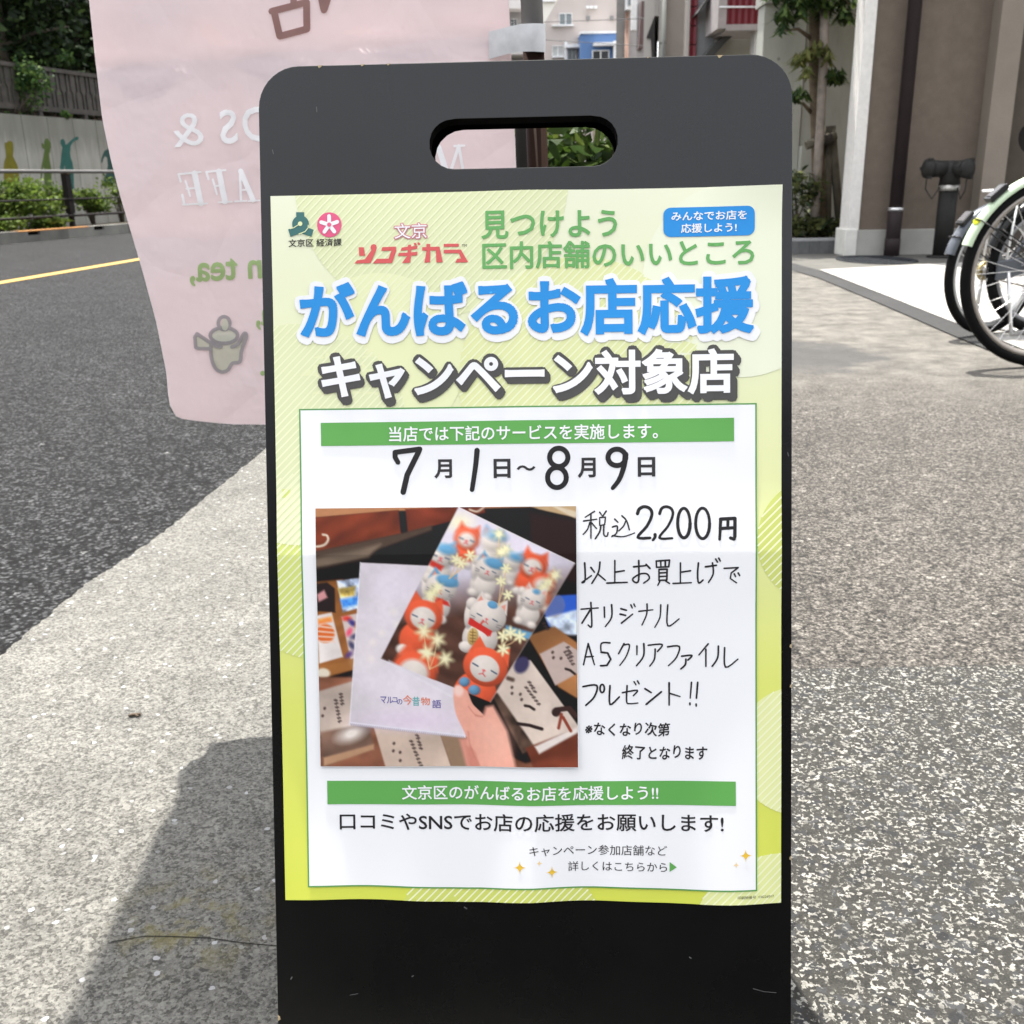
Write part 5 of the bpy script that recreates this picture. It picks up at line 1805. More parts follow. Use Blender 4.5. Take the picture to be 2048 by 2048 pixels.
# dry-riser inlet
M_IRON = plain('black iron', lin(0.015, 0.0145, 0.0135), 0.6, 0.18, var=0.3)
ys = YB-0.42
c = at(1902, 338, ys)
zc = c.z
fc = thing('fire_inlet', 'dark iron twin fire inlet on a standpipe in front of the brown wall', 'fire inlet', (c.x, ys, 0))
mb = MB()
mb.tube([(c.x, ys, 0), (c.x, ys, zc-0.12)], 0.083, 22)
mb.lathe((c.x, ys, 0), (0, 0, 1), [(0, 0.13), (0.02, 0.13), (0.025, 0.085)], 22)
mb.build('standpipe', M_IRON, fc)
mb = MB()
mb.lathe((c.x, ys, zc-0.19), (0, 0, 1), [(0, 0.094), (0.05, 0.096)], 22)
mb.build('collar', plain('worn collar', lin(0.30, 0.29, 0.27), 0.4, 0.5, 0.6, var=0.5, scale=20), fc)
mb = MB()
mb.lathe((c.x, ys, zc-0.145), (0, 0, 1), [(0, 0.095), (0.06, 0.088), (0.10, 0.10), (0.17, 0.10), (0.21, 0.07), (0.22, 0.02)], 22)
dl, dr = Vector((-0.99, -0.14, 0.03)).normalized(), Vector((0.48, -0.88, 0.0)).normalized()
o0 = Vector((c.x, ys, zc))
for d_, L_ in ((dl, 0.20), (dr, 0.15)):
    mb.lathe(o0, d_, [(0.0, 0.074), (L_*0.7, 0.074), (L_, 0.080)], 20)
mb.build('head', M_IRON, fc)
for d_, L_ in ((dl, 0.20), (dr, 0.15)):
    mb = MB()
    mb.lathe(o0+d_*(L_+0.002), d_, [(0, 0.084), (0.018, 0.087), (0.045, 0.084), (0.052, 0.06), (0.060, 0.05), (0.062, 0.02)], 20)
    w_ = d_.cross(Vector((0, 0, 1))).normalized()
    for k in range(3):
        q = o0+d_*(L_+0.03)+(w_*math.cos(k*2.1)+Vector((0, 0, 1))*math.sin(k*2.1))*0.088
        mb.obox(q, d_*0.02, w_*0.014, Vector((0, 0, 0.014)))
    cap = mb.build('cap', M_IRON, fc)
    mb = MB()
    p0 = o0+d_*(L_+0.03)+Vector((0, 0, -0.09))
    p1 = Vector((c.x, ys, zc-0.16))+d_*0.09
    mb.tube([p0, p0+Vector((0, 0, -0.09)), (p0+p1)*0.5+Vector((0, 0, -0.14)), p1], 0.006, 6)
    mb.build('chain', M_IRON, cap)
# manhole cover
c = (gnd(1752, 505)+gnd(1752, 537))*0.5
c = gnd(1752, 521)
mb = MB()
r_ = 0.31
mb.lathe((c.x, c.y, 0.0), (0, 0, 1), [(0.001, r_+0.03), (0.011, r_+0.03), (0.0115, r_+0.002), (0.009, r_), (0.009, 0.01)], 40)
for i in range(-5, 6):
    for j in range(-5, 6):
        if math.hypot(i, j) < 5.2:
            mb.box((c.x+i*0.054-0.017, c.y+j*0.054-0.017, 0.009), (c.x+i*0.054+0.017, c.y+j*0.054+0.017, 0.0125))
mb.v = [(v[0], c.y+(v[1]-c.y)*1.5, v[2]) for v in mb.v]
tag(mb.build('manhole_cover', plain('cast iron', lin(0.022, 0.024, 0.027), 0.9, 0.05, var=0.3, scale=30)), 'round grey cast iron manhole cover in the pavement beside the downpipe', 'manhole cover')
# planter
yq = gnd(1640, 508).y
zq = at(1640, 478, yq).z
xq0, xq1 = X(1500, 490, yq), X(1672, 495, yq)
pl = thing('planter', 'low dark tiled planting bed edge in front of the grey concrete wall', 'planter', ((xq0+xq1)/2, yq, 0))
mb = MB()
x = xq0
while x < xq1-0.02:
    mb.box((x, yq, 0), (min(x+0.098, xq1), yq+0.10, zq-0.02))
    x += 0.10
mb.box((xq0, yq+0.008, 0), (xq1, yq+0.098, zq-0.022))
mb.build('kerb_tile', plain('dark tile', lin(0.085, 0.088, 0.088), 0.5, 0.4, var=0.25, scale=12), pl)
mb = MB()
mb.box((xq0, yq-0.006, zq-0.019), (xq1, yq+0.12, zq+0.006))
mb.build('coping', plain('coping concrete', lin(0.26), 0.85, 0.2), pl)
mb = MB()
mb.box((xq0, yq+0.12, 0), (xq1+0.02, yq+2.0, zq-0.005))
mb.build('soil', plain('planter soil', lin(0.05, 0.038, 0.026), 0.95, 0.1, var=0.5, scale=20, bump=0.8), pl)
LEAF_PL = leafmat('planter leaves', [lin(0.014, 0.025, 0.011), lin(0.03, 0.043, 0.016), lin(0.09, 0.10, 0.03), lin(0.035, 0.035, 0.022)], 0.5, 0.3)
for lab, px, py, rx, rz, n, lf in (('yellowish leafy shrub in the planting bed beside the tree trunk', 1600, 380, 0.22, 0.20, 420, 0.07), ('low dark ground plant at the foot of the tree', 1612, 455, 0.36, 0.10, 520, 0.08),
                                   ('low green plant at the corner of the planting bed, next to the white corner strip', 1662, 455, 0.12, 0.09, 200, 0.06)):
    c = at(px, py, yq+0.35)
    o = thing('bed_plant', lab, 'plant', (c.x, c.y, zq), 'plants in the planting bed')
    mb = MB()
    foliage(mb, n, c, (rx, 0.22, rz), lf, 0.4, 14, 0.5, -0.1, 0, 0.2)
    mb.build('foliage', LEAF_PL, o, fix=False)
    mb = MB()
    for i in range(6):
        e = c+Vector((rx*0.5*RNG.normal(), 0.05, 0))
        mb.tube([(c.x+0.03*i-0.08, c.y, zq-0.01), e+Vector((0, 0, rz*0.4))], [0.012, 0.005], 6)
    mb.build('stem', BARK, o)
# young tree with its stakes
yt = yq+0.55
tb = at(1640, 470, yt)
tr = thing('young_tree', 'slender young tree with long drooping leaves, tied to wooden stakes in the planting bed', 'tree', (tb.x, yt, zq))
mb = MB()
tp_ = [at(1643, 480, yt), at(1636, 300, yt), at(1630, 150, yt), at(1629, 0, yt), at(1632, -250, yt)]
mb.tube(tp_, [0.075, 0.068, 0.062, 0.055, 0.03], 12)
for a, b, m in (((1626, 80), (1562, 62), (1596, 58)), ((1622, 225), (1586, 203), (1606, 207)), ((1634, -40), (1700, 10), (1670, -20)), ((1628, -20), (1540, -30), (1585, -50)), ((1632, 120), (1670, 135), (1655, 118)), ((1632, -80), (1590, -220), (1605, -150)), ((1634, -90), (1700, -200), (1668, -150))):
    mb.tube([at(*a, yt), at(*m, yt-0.1), at(*b, yt-0.16)], [0.022, 0.016, 0.006], 7)
mb.build('trunk', plain('young bark', lin(0.11, 0.085, 0.058), 0.9, 0.2, var=0.35, scale=14, bump=0.5), tr)
LEAF_YT = leafmat('long leaves', [lin(0.014, 0.03, 0.011), lin(0.027, 0.05, 0.015), lin(0.05, 0.082, 0.02), lin(0.085, 0.12, 0.032)], 0.45, 0.25)
LEAF_YG = leafmat('young leaves', [lin(0.10, 0.11, 0.032), lin(0.16, 0.165, 0.055), lin(0.06, 0.08, 0.024)], 0.45, 0.4)
def sprays(mb, px, py, k, spread, n=9, L=0.17, dy=0.0, mi=0):
    """whorls of long narrow leaves hanging from twig ends"""
    for i in range(k):
        p = at(px+RNG.normal()*spread, py+RNG.normal()*spread*0.6, yt-0.1+dy+RNG.normal()*0.15)
        for j in range(n):
            a = RNG.random()*6.28
            d = Vector((math.cos(a), math.sin(a), -0.6-0.7*RNG.random())).normalized()
            s_ = d.cross(Vector((0, 0, 1))).normalized()
            l_ = L*(0.6+0.6*RNG.random())
            w = l_*0.11
            q = p+Vector(RNG.normal(size=3))*0.012
            nn = d.cross(s_)*0.1*l_
            mb.add([q, q+d*l_*0.3+s_*w+nn, q+d*l_*0.65+s_*w*0.8+nn, q+d*l_-nn, q+d*l_*0.65-s_*w*0.8+nn, q+d*l_*0.3-s_*w+nn], [(0, 1, 5), (1, 2, 4, 5), (2, 3, 4)], mi)
mb = MB()
for px, py, k, sp in ((1540, -30, 16, 22), (1590, -10, 22, 26), (1640, -30, 22, 26), (1680, 0, 16, 20), (1560, 25, 4, 10), (1668, 140, 8, 10), (1596, 178, 6, 9), (1610, -130, 50, 70), (1660, -220, 50, 70), (1560, -230, 30, 60), (1690, 20, 5, 10), (1572, 48, 3, 6), (1608, 15, 8, 18), (1655, 10, 8, 16)):
    sprays(mb, px, py, k, sp)
for px, py, k, sp in ((1598, 112, 9, 8), (1628, 100, 9, 12), (1655, 105, 5, 8), (1610, 135, 4, 8), (1640, 80, 3, 8)):
    sprays(mb, px, py, k, sp, 9, 0.15, -0.1, 1)
mb.build('crown', [LEAF_YT, LEAF_YG], tr, fix=False)
sk = thing('tree_stakes', 'grey wooden stakes and a tie bar holding up the young tree', 'tree stakes', (at(1655, 460, yt).x, yt-0.12, zq))
M_STK = plain('weathered stake', lin(0.21, 0.18, 0.155), 0.85, 0.2, var=0.25, scale=10)
M_STK2 = plain('dark stake', lin(0.085, 0.075, 0.055), 0.85, 0.2, var=0.3, scale=10)
for pts, r, m in (([(1651, -60), (1648, 100), (1640, 260), (1628, 468)], 0.045, M_STK), ([(1658, 252), (1654, 468)], 0.040, M_STK2), ([(1663, 252), (1681, 468)], 0.043, M_STK2)):
    mb = MB()
    mb.tube([at(*p, yt-0.12-(0.1 if m is M_STK else -0.1)) for p in pts], r, 10)
    mb.build('stake', m, sk)
mb = MB()
mb.tube([at(1612, 291, yt-0.12), at(1672, 271, yt-0.12)], 0.045, 10)
mb.build('tie_bar', M_STK2, sk)
mb = MB()
q = at(1660, 277, yt-0.12)
mb.lathe(q+Vector((-0.05, 0, -0.02)), (1, 0, 0.3), [(0, 0.058), (0.07, 0.058)], 12)
q = at(1638, 284, yt-0.14)
mb.lathe(q+Vector((-0.03, 0, 0)), (1, 0, 0.3), [(0, 0.056), (0.06, 0.056)], 12)
mb.build('rope', plain('palm rope', lin(0.025, 0.02, 0.015), 0.9), sk)
# grey concrete wall behind the bed
yc = yq+1.3
t = NT('board marked concrete', 0.9, 0.2)
mp = t.n('Mapping')
mp.inputs['Scale'].default_value = (1.6, 1.6, 0.5)
t.l(t.pos(), mp.inputs[0])
cc_ = t.ramp(t.noise(1.3, 6, 0.65, mp.outputs[0]), [(0.3, lin(0.27, 0.272, 0.24)), (0.7, lin(0.42, 0.423, 0.38))])
sp = t.math('LESS_THAN', t.voro(3.2, 'F1', 'Distance'), 0.055)
t.color(t.mix(t.math('MULTIPLY', sp, 0.6), cc_, lin(0.08)))
t.bump(t.noise(20, 4), 0.12, 0.01)
cw = thing('concrete_wall', 'tall grey board-marked concrete wall behind the young tree', 'wall', (X(1640, 300, yc), yc, 0))
mb = MB()
x0, x1 = X(1520, 200, yc), X(1760, 200, yc)
for a, b, y in ((x0, X(1597, 300, yc), 0.0), (X(1597, 300, yc)+0.012, x1, 0.02)):
    mb.box((a, yc+y, 0), (b, yc+0.3, at(1700, 6, yc).z))
mb.build('wall_panel', t.m, cw)
mb = MB()
zt_ = at(1700, 6, yc).z
mb.box((x0-0.02, yc-0.10, zt_+0.002), (x1, yc+0.36, zt_+0.15))
mb.build('coping', plain('coping grey', lin(0.30, 0.295, 0.27), 0.85, 0.2), cw)
zs_ = at(1600, 292, yc-0.1).z
mb = MB()
mb.box((X(1600, 340, yc-0.1), yc-0.12, 0), (X(1632, 340, yc-0.1), yc-0.003, zs_))
mb.build('pier', t.m, cw)

# ------------------------------------------------------------------ buildings at the end of the street
def skbox(mb, lo, hi, mi=0):
    """building volume whose flank runs back along the line of the street"""
    (x0, y0, z0), (x1, y1, z1) = lo, hi
    d = y1-y0
    mb.prism([(x0, y0, z0), (x1, y0, z0), (x1, y0, z1), (x0, y0, z1)], ((x1+0.15*abs(x1))/y0*d, d, 0), mi)
def pbox(mb, px0, py0, px1, py1, Y, deep, mi=0, dy=0.0):
    """box whose front lies at distance Y, its outline read off the photo"""
    a, b = at(px0, py0, Y), at(px1, py1, Y)
    mb.box((min(a.x, b.x), Y-dy, min(a.z, b.z)), (max(a.x, b.x), Y-dy+deep, max(a.z, b.z)))
    return mb
def win(parent, px0, py0, px1, py1, Y, fr, pane, mull=1):
    a, b = at(px0, py0, Y), at(px1, py1, Y)
    x0, x1, z0, z1 = min(a.x, b.x), max(a.x, b.x), min(a.z, b.z), max(a.z, b.z)
    t_ = (x1-x0)*0.05
    mb = MB()
    for q in ((x0, x1, z0, z0+t_), (x0, x1, z1-t_, z1), (x0, x0+t_, z0+t_, z1-t_), (x1-t_, x1, z0+t_, z1-t_)):
        mb.box((q[0], Y-0.08, q[2]), (q[1], Y+0.05, q[3]))
    for k in range(mull):
        xm_ = x0+(x1-x0)*(k+1)/(mull+1)
        mb.box((xm_-t_*0.7, Y-0.07, z0+t_), (xm_+t_*0.7, Y+0.05, z1-t_))
    f = mb.build('window', fr, parent)
    mb = MB()
    mb.box((x0+t_, Y-0.03, z0+t_), (x1-t_, Y+0.04, z1-t_))
    mb.build('pane', pane, f)
M_PINKB = plain('pinkish grey render', lin(0.50, 0.445, 0.415), 0.9, 0.2, var=0.05, scale=0.6)
M_WFR = plain('white frame', lin(0.75), 0.6)
M_GLS = plain('grey glass', lin(0.15, 0.18, 0.19), 0.1, 0.5)
M_GLD = plain('dark glass', lin(0.035, 0.04, 0.045), 0.1, 0.5)
M_BLUEW = plain('blue wall', srgb(92, 122, 166), 0.9, 0.3, var=0.05, scale=0.6)
Yb = 46.0
b1 = thing('apartment_block', 'pinkish apartment block with a sloped roof edge and a blue bay', 'building', (at(1150, 100, Yb).x, Yb+4, 0))
mb = MB()
pts = [at(1086, 60, Yb), at(1090, 44, Yb), at(1118, -5, Yb), at(1140, -60, Yb), at(1240, -64, Yb), at(1240, 60, Yb)]
q0, q1 = at(1086, 60, Yb), at(1240, 60, Yb)
pts = [Vector((q0.x, Yb, 0.0))]+pts[1:5]+[Vector((q1.x, Yb, 0.0))]
mb.prism(pts, (0, 9, 0))
mb.build('wall', M_PINKB, b1)
mb = MB()
pbox(mb, 1157, 73, 1233, 180, Yb, 1.6, 0, 1.2)
mb.build('blue_bay', M_BLUEW, b1)
mb = MB()
pbox(mb, 1155.5, 71.5, 1234, 74.5, Yb, 1.8, 0, 1.3)
pbox(mb, 1181, 94.5, 1222, 100, Yb, 0.5, 0, 1.6)
pbox(mb, 1220, 91, 1233, 140, Yb, 0.4, 0, 1.5)
pbox(mb, 1130, 92, 1157, 98, Yb, 0.6, 0, 0.6)
pbox(mb, 1128, 84, 1134, 140, Yb, 0.3, 0, 0.3)
pbox(mb, 1104, 51, 1147, 53, Yb, 0.3, 0, 0.25)
pbox(mb, 1104, 113.5, 1128, 116, Yb, 0.3, 0, 0.25)
mb.build('white_trim', M_WFR, b1)
win(b1, 1118, 27, 1144, 51, Yb, M_WFR, M_GLS)
win(b1, 1104, 92, 1127, 113, Yb, M_WFR, plain('pale blind', lin(0.42, 0.43, 0.42), 0.5))
win(b1, 1184, 101, 1218, 130, Yb-1.22, M_WFR, M_GLD)
win(b1, 1136, 99, 1152, 125, Yb, M_WFR, M_GLS)
mb = MB()
for x in (1174.5, 1182.5, 1190.5):
    pbox(mb, x-3, 13, x+3, 18, Yb, 0.3, 0, 0.2)
mb.build('vent_hood', M_WFR, b1)
mb = MB()
for x in (1176, 1223):
    pbox(mb, x-3.5, 33, x+3.5, 40, Yb, 0.3, 0, 0.2)
mb.build('bracket_lamp', plain('grey metal', lin(0.2), 0.6), b1)
M_CREAM = plain('cream cladding', lin(0.72, 0.70, 0.63), 0.8, 0.2, var=0.05, scale=0.4)
b0 = thing('cream_building', 'cream coloured building rising behind the sloped roof edge, right of the banner pole', 'building', (at(1100, 40, 70).x, 74, 0))
mb = MB()
a, b = at(1074, -60, 70), at(1128, 60, 70)
mb.box((a.x, 70, 0), (b.x, 79, a.z))
mb.build('wall', M_CREAM, b0)
mb = MB()
pbox(mb, 1080, 1, 1110, 4, 70, 0.5, 0, 0.2)
mb.build('ledge', M_WFR, b0)
M_WHB = plain('white far render', lin(0.55, 0.54, 0.53), 0.9, 0.2, var=0.05, scale=0.5)
Yw_ = 52
b3 = thing('white_building', 'white building with open balconies seen between the banner and its pole', 'building', (at(1030, 60, Yw_).x, Yw_+4, 0))
mb = MB()
a, b = at(985, -40, Yw_), at(1052, 90, Yw_)
mb.box((a.x, Yw_, 0), (b.x, Yw_+8, a.z))
mb.build('wall', plain('grey far render', lin(0.27, 0.27, 0.265), 0.9, 0.2, var=0.05, scale=0.5), b3)
for y0_, y1_ in ((8, 24), (106, 114), (-30, -12), (60, 74)):
    mb = MB()
    pbox(mb, 985, y0_, 1052, y1_, Yw_, 1.2, 0, 1.1)
    mb.build('balcony', M_WHB, b3)
win(b3, 1022, 38, 1034, 56, Yw_, M_WFR, M_GLD)
# nearer strip of grey and white fronts
Yn = 34
b4 = thing('grey_building', 'narrow grey building with a white stair front, in the gap right of the blue bay', 'building', (at(1250, 60, Yn).x, Yn+3, 0))
mb = MB()
a, b = at(1234, -60, Yn), at(1252, 90, Yn)
skbox(mb, (a.x, Yn, 0), (b.x, Yn+6, a.z))
mb.build('wall', plain('mid grey render', lin(0.215, 0.205, 0.195), 0.9, 0.2), b4)
mb = MB()
a, b = at(1252.3, -60, Yn), at(1292, 90, Yn)
skbox(mb, (a.x, Yn+0.3, 0), (b.x, Yn+6, a.z))
mb.build('side_wall', plain('pale far render', lin(0.40, 0.38, 0.37), 0.9, 0.2), b4)
mb = MB()
pbox(mb, 1250, -20, 1265, 22, Yn, 0.5, 0, 0.3)
mb.build('white_box', M_WFR, b4)
mb = MB()
pbox(mb, 1254, -20, 1261, 14, Yn, 0.1, 0, 0.36)
mb.build('window', M_GLS, b4)
mb = MB()
for x, r in ((1256.5, 0.035), (1252.5, 0.03)):
    p = at(x, 23, Yn-0.1)
    mb.tube([(p.x, p.y, 0), p], r, 8)
mb.build('pipe', plain('brown pipe', lin(0.25, 0.15, 0.11), 0.6), b4)
mb = MB()
pbox(mb, 1264, -20, 1274, 60, Yn-1, 0.2)
mb.build('sign_panel', plain('white panel', lin(0.62, 0.61, 0.6), 0.6), b4)
Y5 = 27
b5 = thing('tiled_roof_house', 'pale house with a strip of dark roof tiles along its edge', 'house', (at(1290, 60, Y5).x, Y5+2, 0))
mb = MB()
pts = [at(1275, 118, Y5), at(1282, 60, Y5), at(1286, 2, Y5), at(1289, 2, Y5), at(1291, 60, Y5), at(1290, 98, Y5), at(1283, 97, Y5)]
mb.prism([at(1277.5, 97, Y5), at(1283, 2, Y5), at(1289, 2, Y5), at(1286, 97, Y5)], (0, 0.35, 0))
mb.build('tile_strip', plain('roof tile', lin(0.10, 0.062, 0.058), 0.8), b5)
mb = MB()
a, b = at(1262, 40, Y5+0.36), at(1292, 120, Y5+0.36)
skbox(mb, (at(1276, 90, Y5).x, Y5+0.36, 0), (b.x, Y5+3, at(1290, 2, Y5).z))
mb.build('wall', plain('dull white render', lin(0.36, 0.345, 0.34), 0.9, 0.2), b5)
Y6 = 22
b6 = thing('beige_building', 'beige building with a pointed doorway shadow painted dark on its wall and a grey drainpipe', 'building', (at(1335, 60, Y6).x, Y6+2, 0))
M_BEI = plain('beige render', lin(0.40, 0.375, 0.345), 0.9, 0.2, var=0.06, scale=1)
M_BEI2 = plain('brown beige tile', lin(0.26, 0.225, 0.195), 0.9, 0.2, var=0.08, scale=2)
ztop = at(1330, -80, Y6).z
mb = MB()
xa, xb, xc, xd = [at(x, 60, Y6).x for x in (1288, 1309, 1317, 1331)]
skbox(mb, (xa, Y6, 0), (xb, Y6+4, ztop))
skbox(mb, (xa+0.1, Y6+0.02, at(1300, 32, Y6).z), (xc, Y6+3.99, ztop-0.02))
skbox(mb, (xc, Y6-0.02, 0), (xd, Y6+4, ztop))
mb.build('wall', M_BEI, b6)
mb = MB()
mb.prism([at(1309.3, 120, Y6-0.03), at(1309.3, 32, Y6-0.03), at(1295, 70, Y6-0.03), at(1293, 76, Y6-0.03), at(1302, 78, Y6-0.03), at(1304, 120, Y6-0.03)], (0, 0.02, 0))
mb.build('door_shadow', plain('painted doorway shadow', lin(0.03, 0.027, 0.025), 0.9), b6)  # flat dark piece on the wall: the doorway's shadow put into colour
mb = MB()
p0_, p1_ = at(1331.3, 60, Y6), at(1369, 60, Y6)
skbox(mb, (p0_.x, Y6+0.05, 0), (p1_.x, Y6+3.9, ztop-0.05))
mb.build('tiled_front', M_BEI2, b6)
mb = MB()
p = at(1327, 50, Y6-0.12)
mb.tube([(p.x, p.y, 0), (p.x, p.y, ztop)], 0.045, 10)
pbox(mb, 1320, 84.5, 1332, 86, Y6-0.16, 0.12)
mb.build('drainpipe', plain('grey green pipe', lin(0.10, 0.105, 0.095), 0.6), b6)
Y7 = 17.5
b7 = thing('red_balcony_building', 'grey concrete building with dark red balcony panels and a stair rising behind the sign board', 'building', (at(1450, 60, Y7).x, Y7+3, 0))
z7 = at(1400, -90, Y7).z
mb = MB()
xa = at(1394, 60, Y7).x
skbox(mb, (xa, Y7, 0), (at(1537, 60, Y7).x, Y7+5, z7))
mb.build('wall', plain('cool grey concrete', lin(0.235, 0.24, 0.245), 0.9, 0.2, var=0.18, scale=2), b7)
M_REDT = NT('dark red panel', 0.45, 0.4)
M_REDT.color(lin(0.14, 0.012, 0.02))
wv = M_REDT.n('TexWave', bands_direction='X')
wv.inputs['Scale'].default_value = 3.4
M_REDT.l(M_REDT.pos(), wv.inputs['Vector'])
M_REDT.bump(wv.outputs['Fac'], 0.6, 0.02)
M_REDT = M_REDT.m
mb = MB()
x0, x1 = at(1377, 60, Y7).x, xa-0.01
for k in range(16):
    z0_ = 0.3+k*0.27
    skbox(mb, (x0, Y7-0.05, z0_), (x1, Y7+0.6, z0_+0.255))
mb.build('red_pier', M_REDT, b7)
mb = MB()
skbox(mb, (at(1371, 60, Y7).x, Y7-0.10, 0), (x0-0.002, Y7+0.7, z7))
mb.build('pale_edge', M_BEI, b7)
yb_ = Y7-1.1
mb = MB()
pbox(mb, 1452, -70, 1541, 49, yb_, 0.08)
rp = mb.build('red_panel', M_REDT, b7)
mb = MB()
pbox(mb, 1440, -70, 1451.6, 57, yb_, 1.0, 0, 0.02)
pbox(mb, 1451.8, 49.3, 1541, 60, yb_, 1.0, 0, 0.02)
mb.build('balcony_frame', plain('balcony edge', lin(0.33, 0.30, 0.29), 0.8), b7)
mb = MB()
for y in (14, -20):
    p0, p1 = at(1440, y, yb_-0.06), at(1541, y, yb_-0.06)
    mb.tube([p0, p1], 0.012, 8)
mb.build('hand_rail', M_WFR, b7)
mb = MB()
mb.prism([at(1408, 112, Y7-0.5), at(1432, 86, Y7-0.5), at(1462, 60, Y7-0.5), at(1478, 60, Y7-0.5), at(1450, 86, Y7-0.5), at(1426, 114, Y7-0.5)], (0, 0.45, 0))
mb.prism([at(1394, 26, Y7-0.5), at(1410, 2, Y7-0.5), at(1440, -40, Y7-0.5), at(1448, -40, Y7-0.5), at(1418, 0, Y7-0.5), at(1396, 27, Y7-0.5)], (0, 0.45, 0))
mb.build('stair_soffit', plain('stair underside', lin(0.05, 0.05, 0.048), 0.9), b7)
mb = MB()
mb.box((at(1428, 90, Y7).x, Y7-0.04, 0), (at(1511, 90, Y7).x, Y7-0.003, at(1470, 60, Y7).z))
mb.build('entrance_wall', plain('warm grey render', lin(0.34, 0.33, 0.29), 0.9, 0.2), b7)
mb = MB()
pbox(mb, 1510, 58, 1530, 200, Y7-1.0, 0.25)
mb.build('post', plain('pale post', lin(0.5, 0.49, 0.47), 0.8), b7)
# overhead wires
for lab, a, m_, b in (('upper thin black wire crossing in front of the pinkish block', (1010, 46), (1150, 43), (1300, 36)), ('lower thin black wire sagging across the blue bay', (1010, 74), (1160, 85), (1310, 93))):
    mb = MB()
    P = [at(*a, 30), at(*m_, 27), at(*b, 24)]
    P = [P[0]*(1-t)**2+P[1]*2*t*(1-t)+P[2]*t*t for t in np.linspace(0, 1, 12)]
    mb.tube(P, 0.008, 6)
    tag(mb.build('wire', plain('wire black', lin(0.03), 0.6)), lab, 'wire', 'overhead wires')

# ------------------------------------------------------------------ bicycles: built in their own frame, rear hub above the origin, heading +x
M_TYRE = plain('tyre rubber', lin(0.004, 0.004, 0.0042), 0.8, 0.12, var=0.2, scale=30)
M_WALL = plain('tyre side', lin(0.10, 0.085, 0.07), 0.7, 0.3)
M_ALU = plain('bright alloy', lin(0.62, 0.61, 0.6), 0.28, 0.5, 0.85, var=0.05)
M_DKF = plain('black enamel', lin(0.005), 0.35, 0.35)
M_MINT = plain('mint enamel', lin(0.50, 0.62, 0.43), 0.28, 0.5, var=0.04)
M_GREYF = plain('grey enamel', lin(0.075, 0.083, 0.098), 0.25, 0.5, 0.2)
def ring(R_, n, zc, y=0.0, a0=0.0, a1=360.0, x0=0.0):
    k = n if a1-a0 >= 360 else n+1
    return [Vector((x0+R_*math.cos(R(a0+(a1-a0)*i/n)), y, zc+R_*math.sin(R(a0+(a1-a0)*i/n)))) for i in range(k)]
def arc_strip(mb, x0, zc, R_, a0, a1, w, drop, n=36, mi=0):
    """mudguard: a curved channel following the wheel"""
    vs = []
    prof = [(-w, -drop), (-w*0.8, -drop*0.25), (-w*0.4, 0), (0, 0.002), (w*0.4, 0), (w*0.8, -drop*0.25), (w, -drop)]
    prof = prof+[(a*0.93, b-0.0025) for a, b in reversed(prof)]
    k = len(prof)
    for i in range(n+1):
        a = R(a0+(a1-a0)*i/n)
        for y, r in prof:
            rr = R_+r
            vs.append((x0+rr*math.cos(a), y, zc+rr*math.sin(a)))
    mb.add(vs, [(i*k+j, i*k+(j+1) % k, (i+1)*k+(j+1) % k, (i+1)*k+j) for i in range(n) for j in range(k)], mi, True)
    mb.add([vs[j] for j in range(k)], [tuple(range(k))], mi)
    mb.add([vs[n*k+j] for j in range(k)], [tuple(range(k))], mi)
def wheel(root, x0, Rw, rear, tyre_r, rim_m, nsp=32):
    w = bpy.data.objects.new('wheel', None)
    COL.objects.link(w)
    w.parent = root
    mb = MB()
    mb.tube(ring(Rw-tyre_r, 72, Rw, 0, 0, 360, x0), tyre_r, 14, 0, True)
    mb.build('tyre', M_TYRE, w, True)
    mb = MB()
    Ri = Rw-2*tyre_r-0.004
    prof = [(-0.014, 0.010), (-0.011, -0.008), (0, -0.013), (0.011, -0.008), (0.014, 0.010)]
    k, n = 5, 72
    vs = [(x0+(Ri+b)*math.cos(2*math.pi*i/n), a, Rw+(Ri+b)*math.sin(2*math.pi*i/n)) for i in range(n) for a, b in prof]
    mb.add(vs, [(i*k+j, i*k+(j+1) % k, ((i+1) % n)*k+(j+1) % k, ((i+1) % n)*k+j) for i in range(n) for j in range(k)], 0, True)
    mb.build('rim', rim_m, w, True)
    mb = MB()
    for i in range(nsp):
        sgn = 1 if i % 2 else -1
        a = 2*math.pi*i/nsp
        b = a+(0.95 if (i//2) % 2 else -0.95)
        mb.tube([(x0+0.026*math.cos(b), sgn*0.028, Rw+0.026*math.sin(b)), (x0+(Ri-0.008)*math.cos(a), 0.002*sgn, Rw+(Ri-0.008)*math.sin(a))], 0.0012, 5, 0, False, False)
    mb.build('spoke', M_ALU, w, True)
    mb = MB()
    mb.lathe((x0, -0.045, Rw), (0, 1, 0), [(0, 0.008), (0.012, 0.012), (0.014, 0.030), (0.018, 0.030), (0.02, 0.018), (0.07, 0.018), (0.072, 0.030), (0.076, 0.030), (0.078, 0.012), (0.09, 0.008)], 18)
    mb.build('hub', M_ALU, w, True)
    if rear:
        mb = MB()
        mb.lathe((x0, 0.036, Rw), (0, 1, 0), [(0, 0.045), (0.018, 0.047), (0.024, 0.03)], 20)
        mb.build('drum_brake', plain('brass drum', lin(0.42, 0.34, 0.16), 0.4, 0.5, 0.6), w, True)
    return w
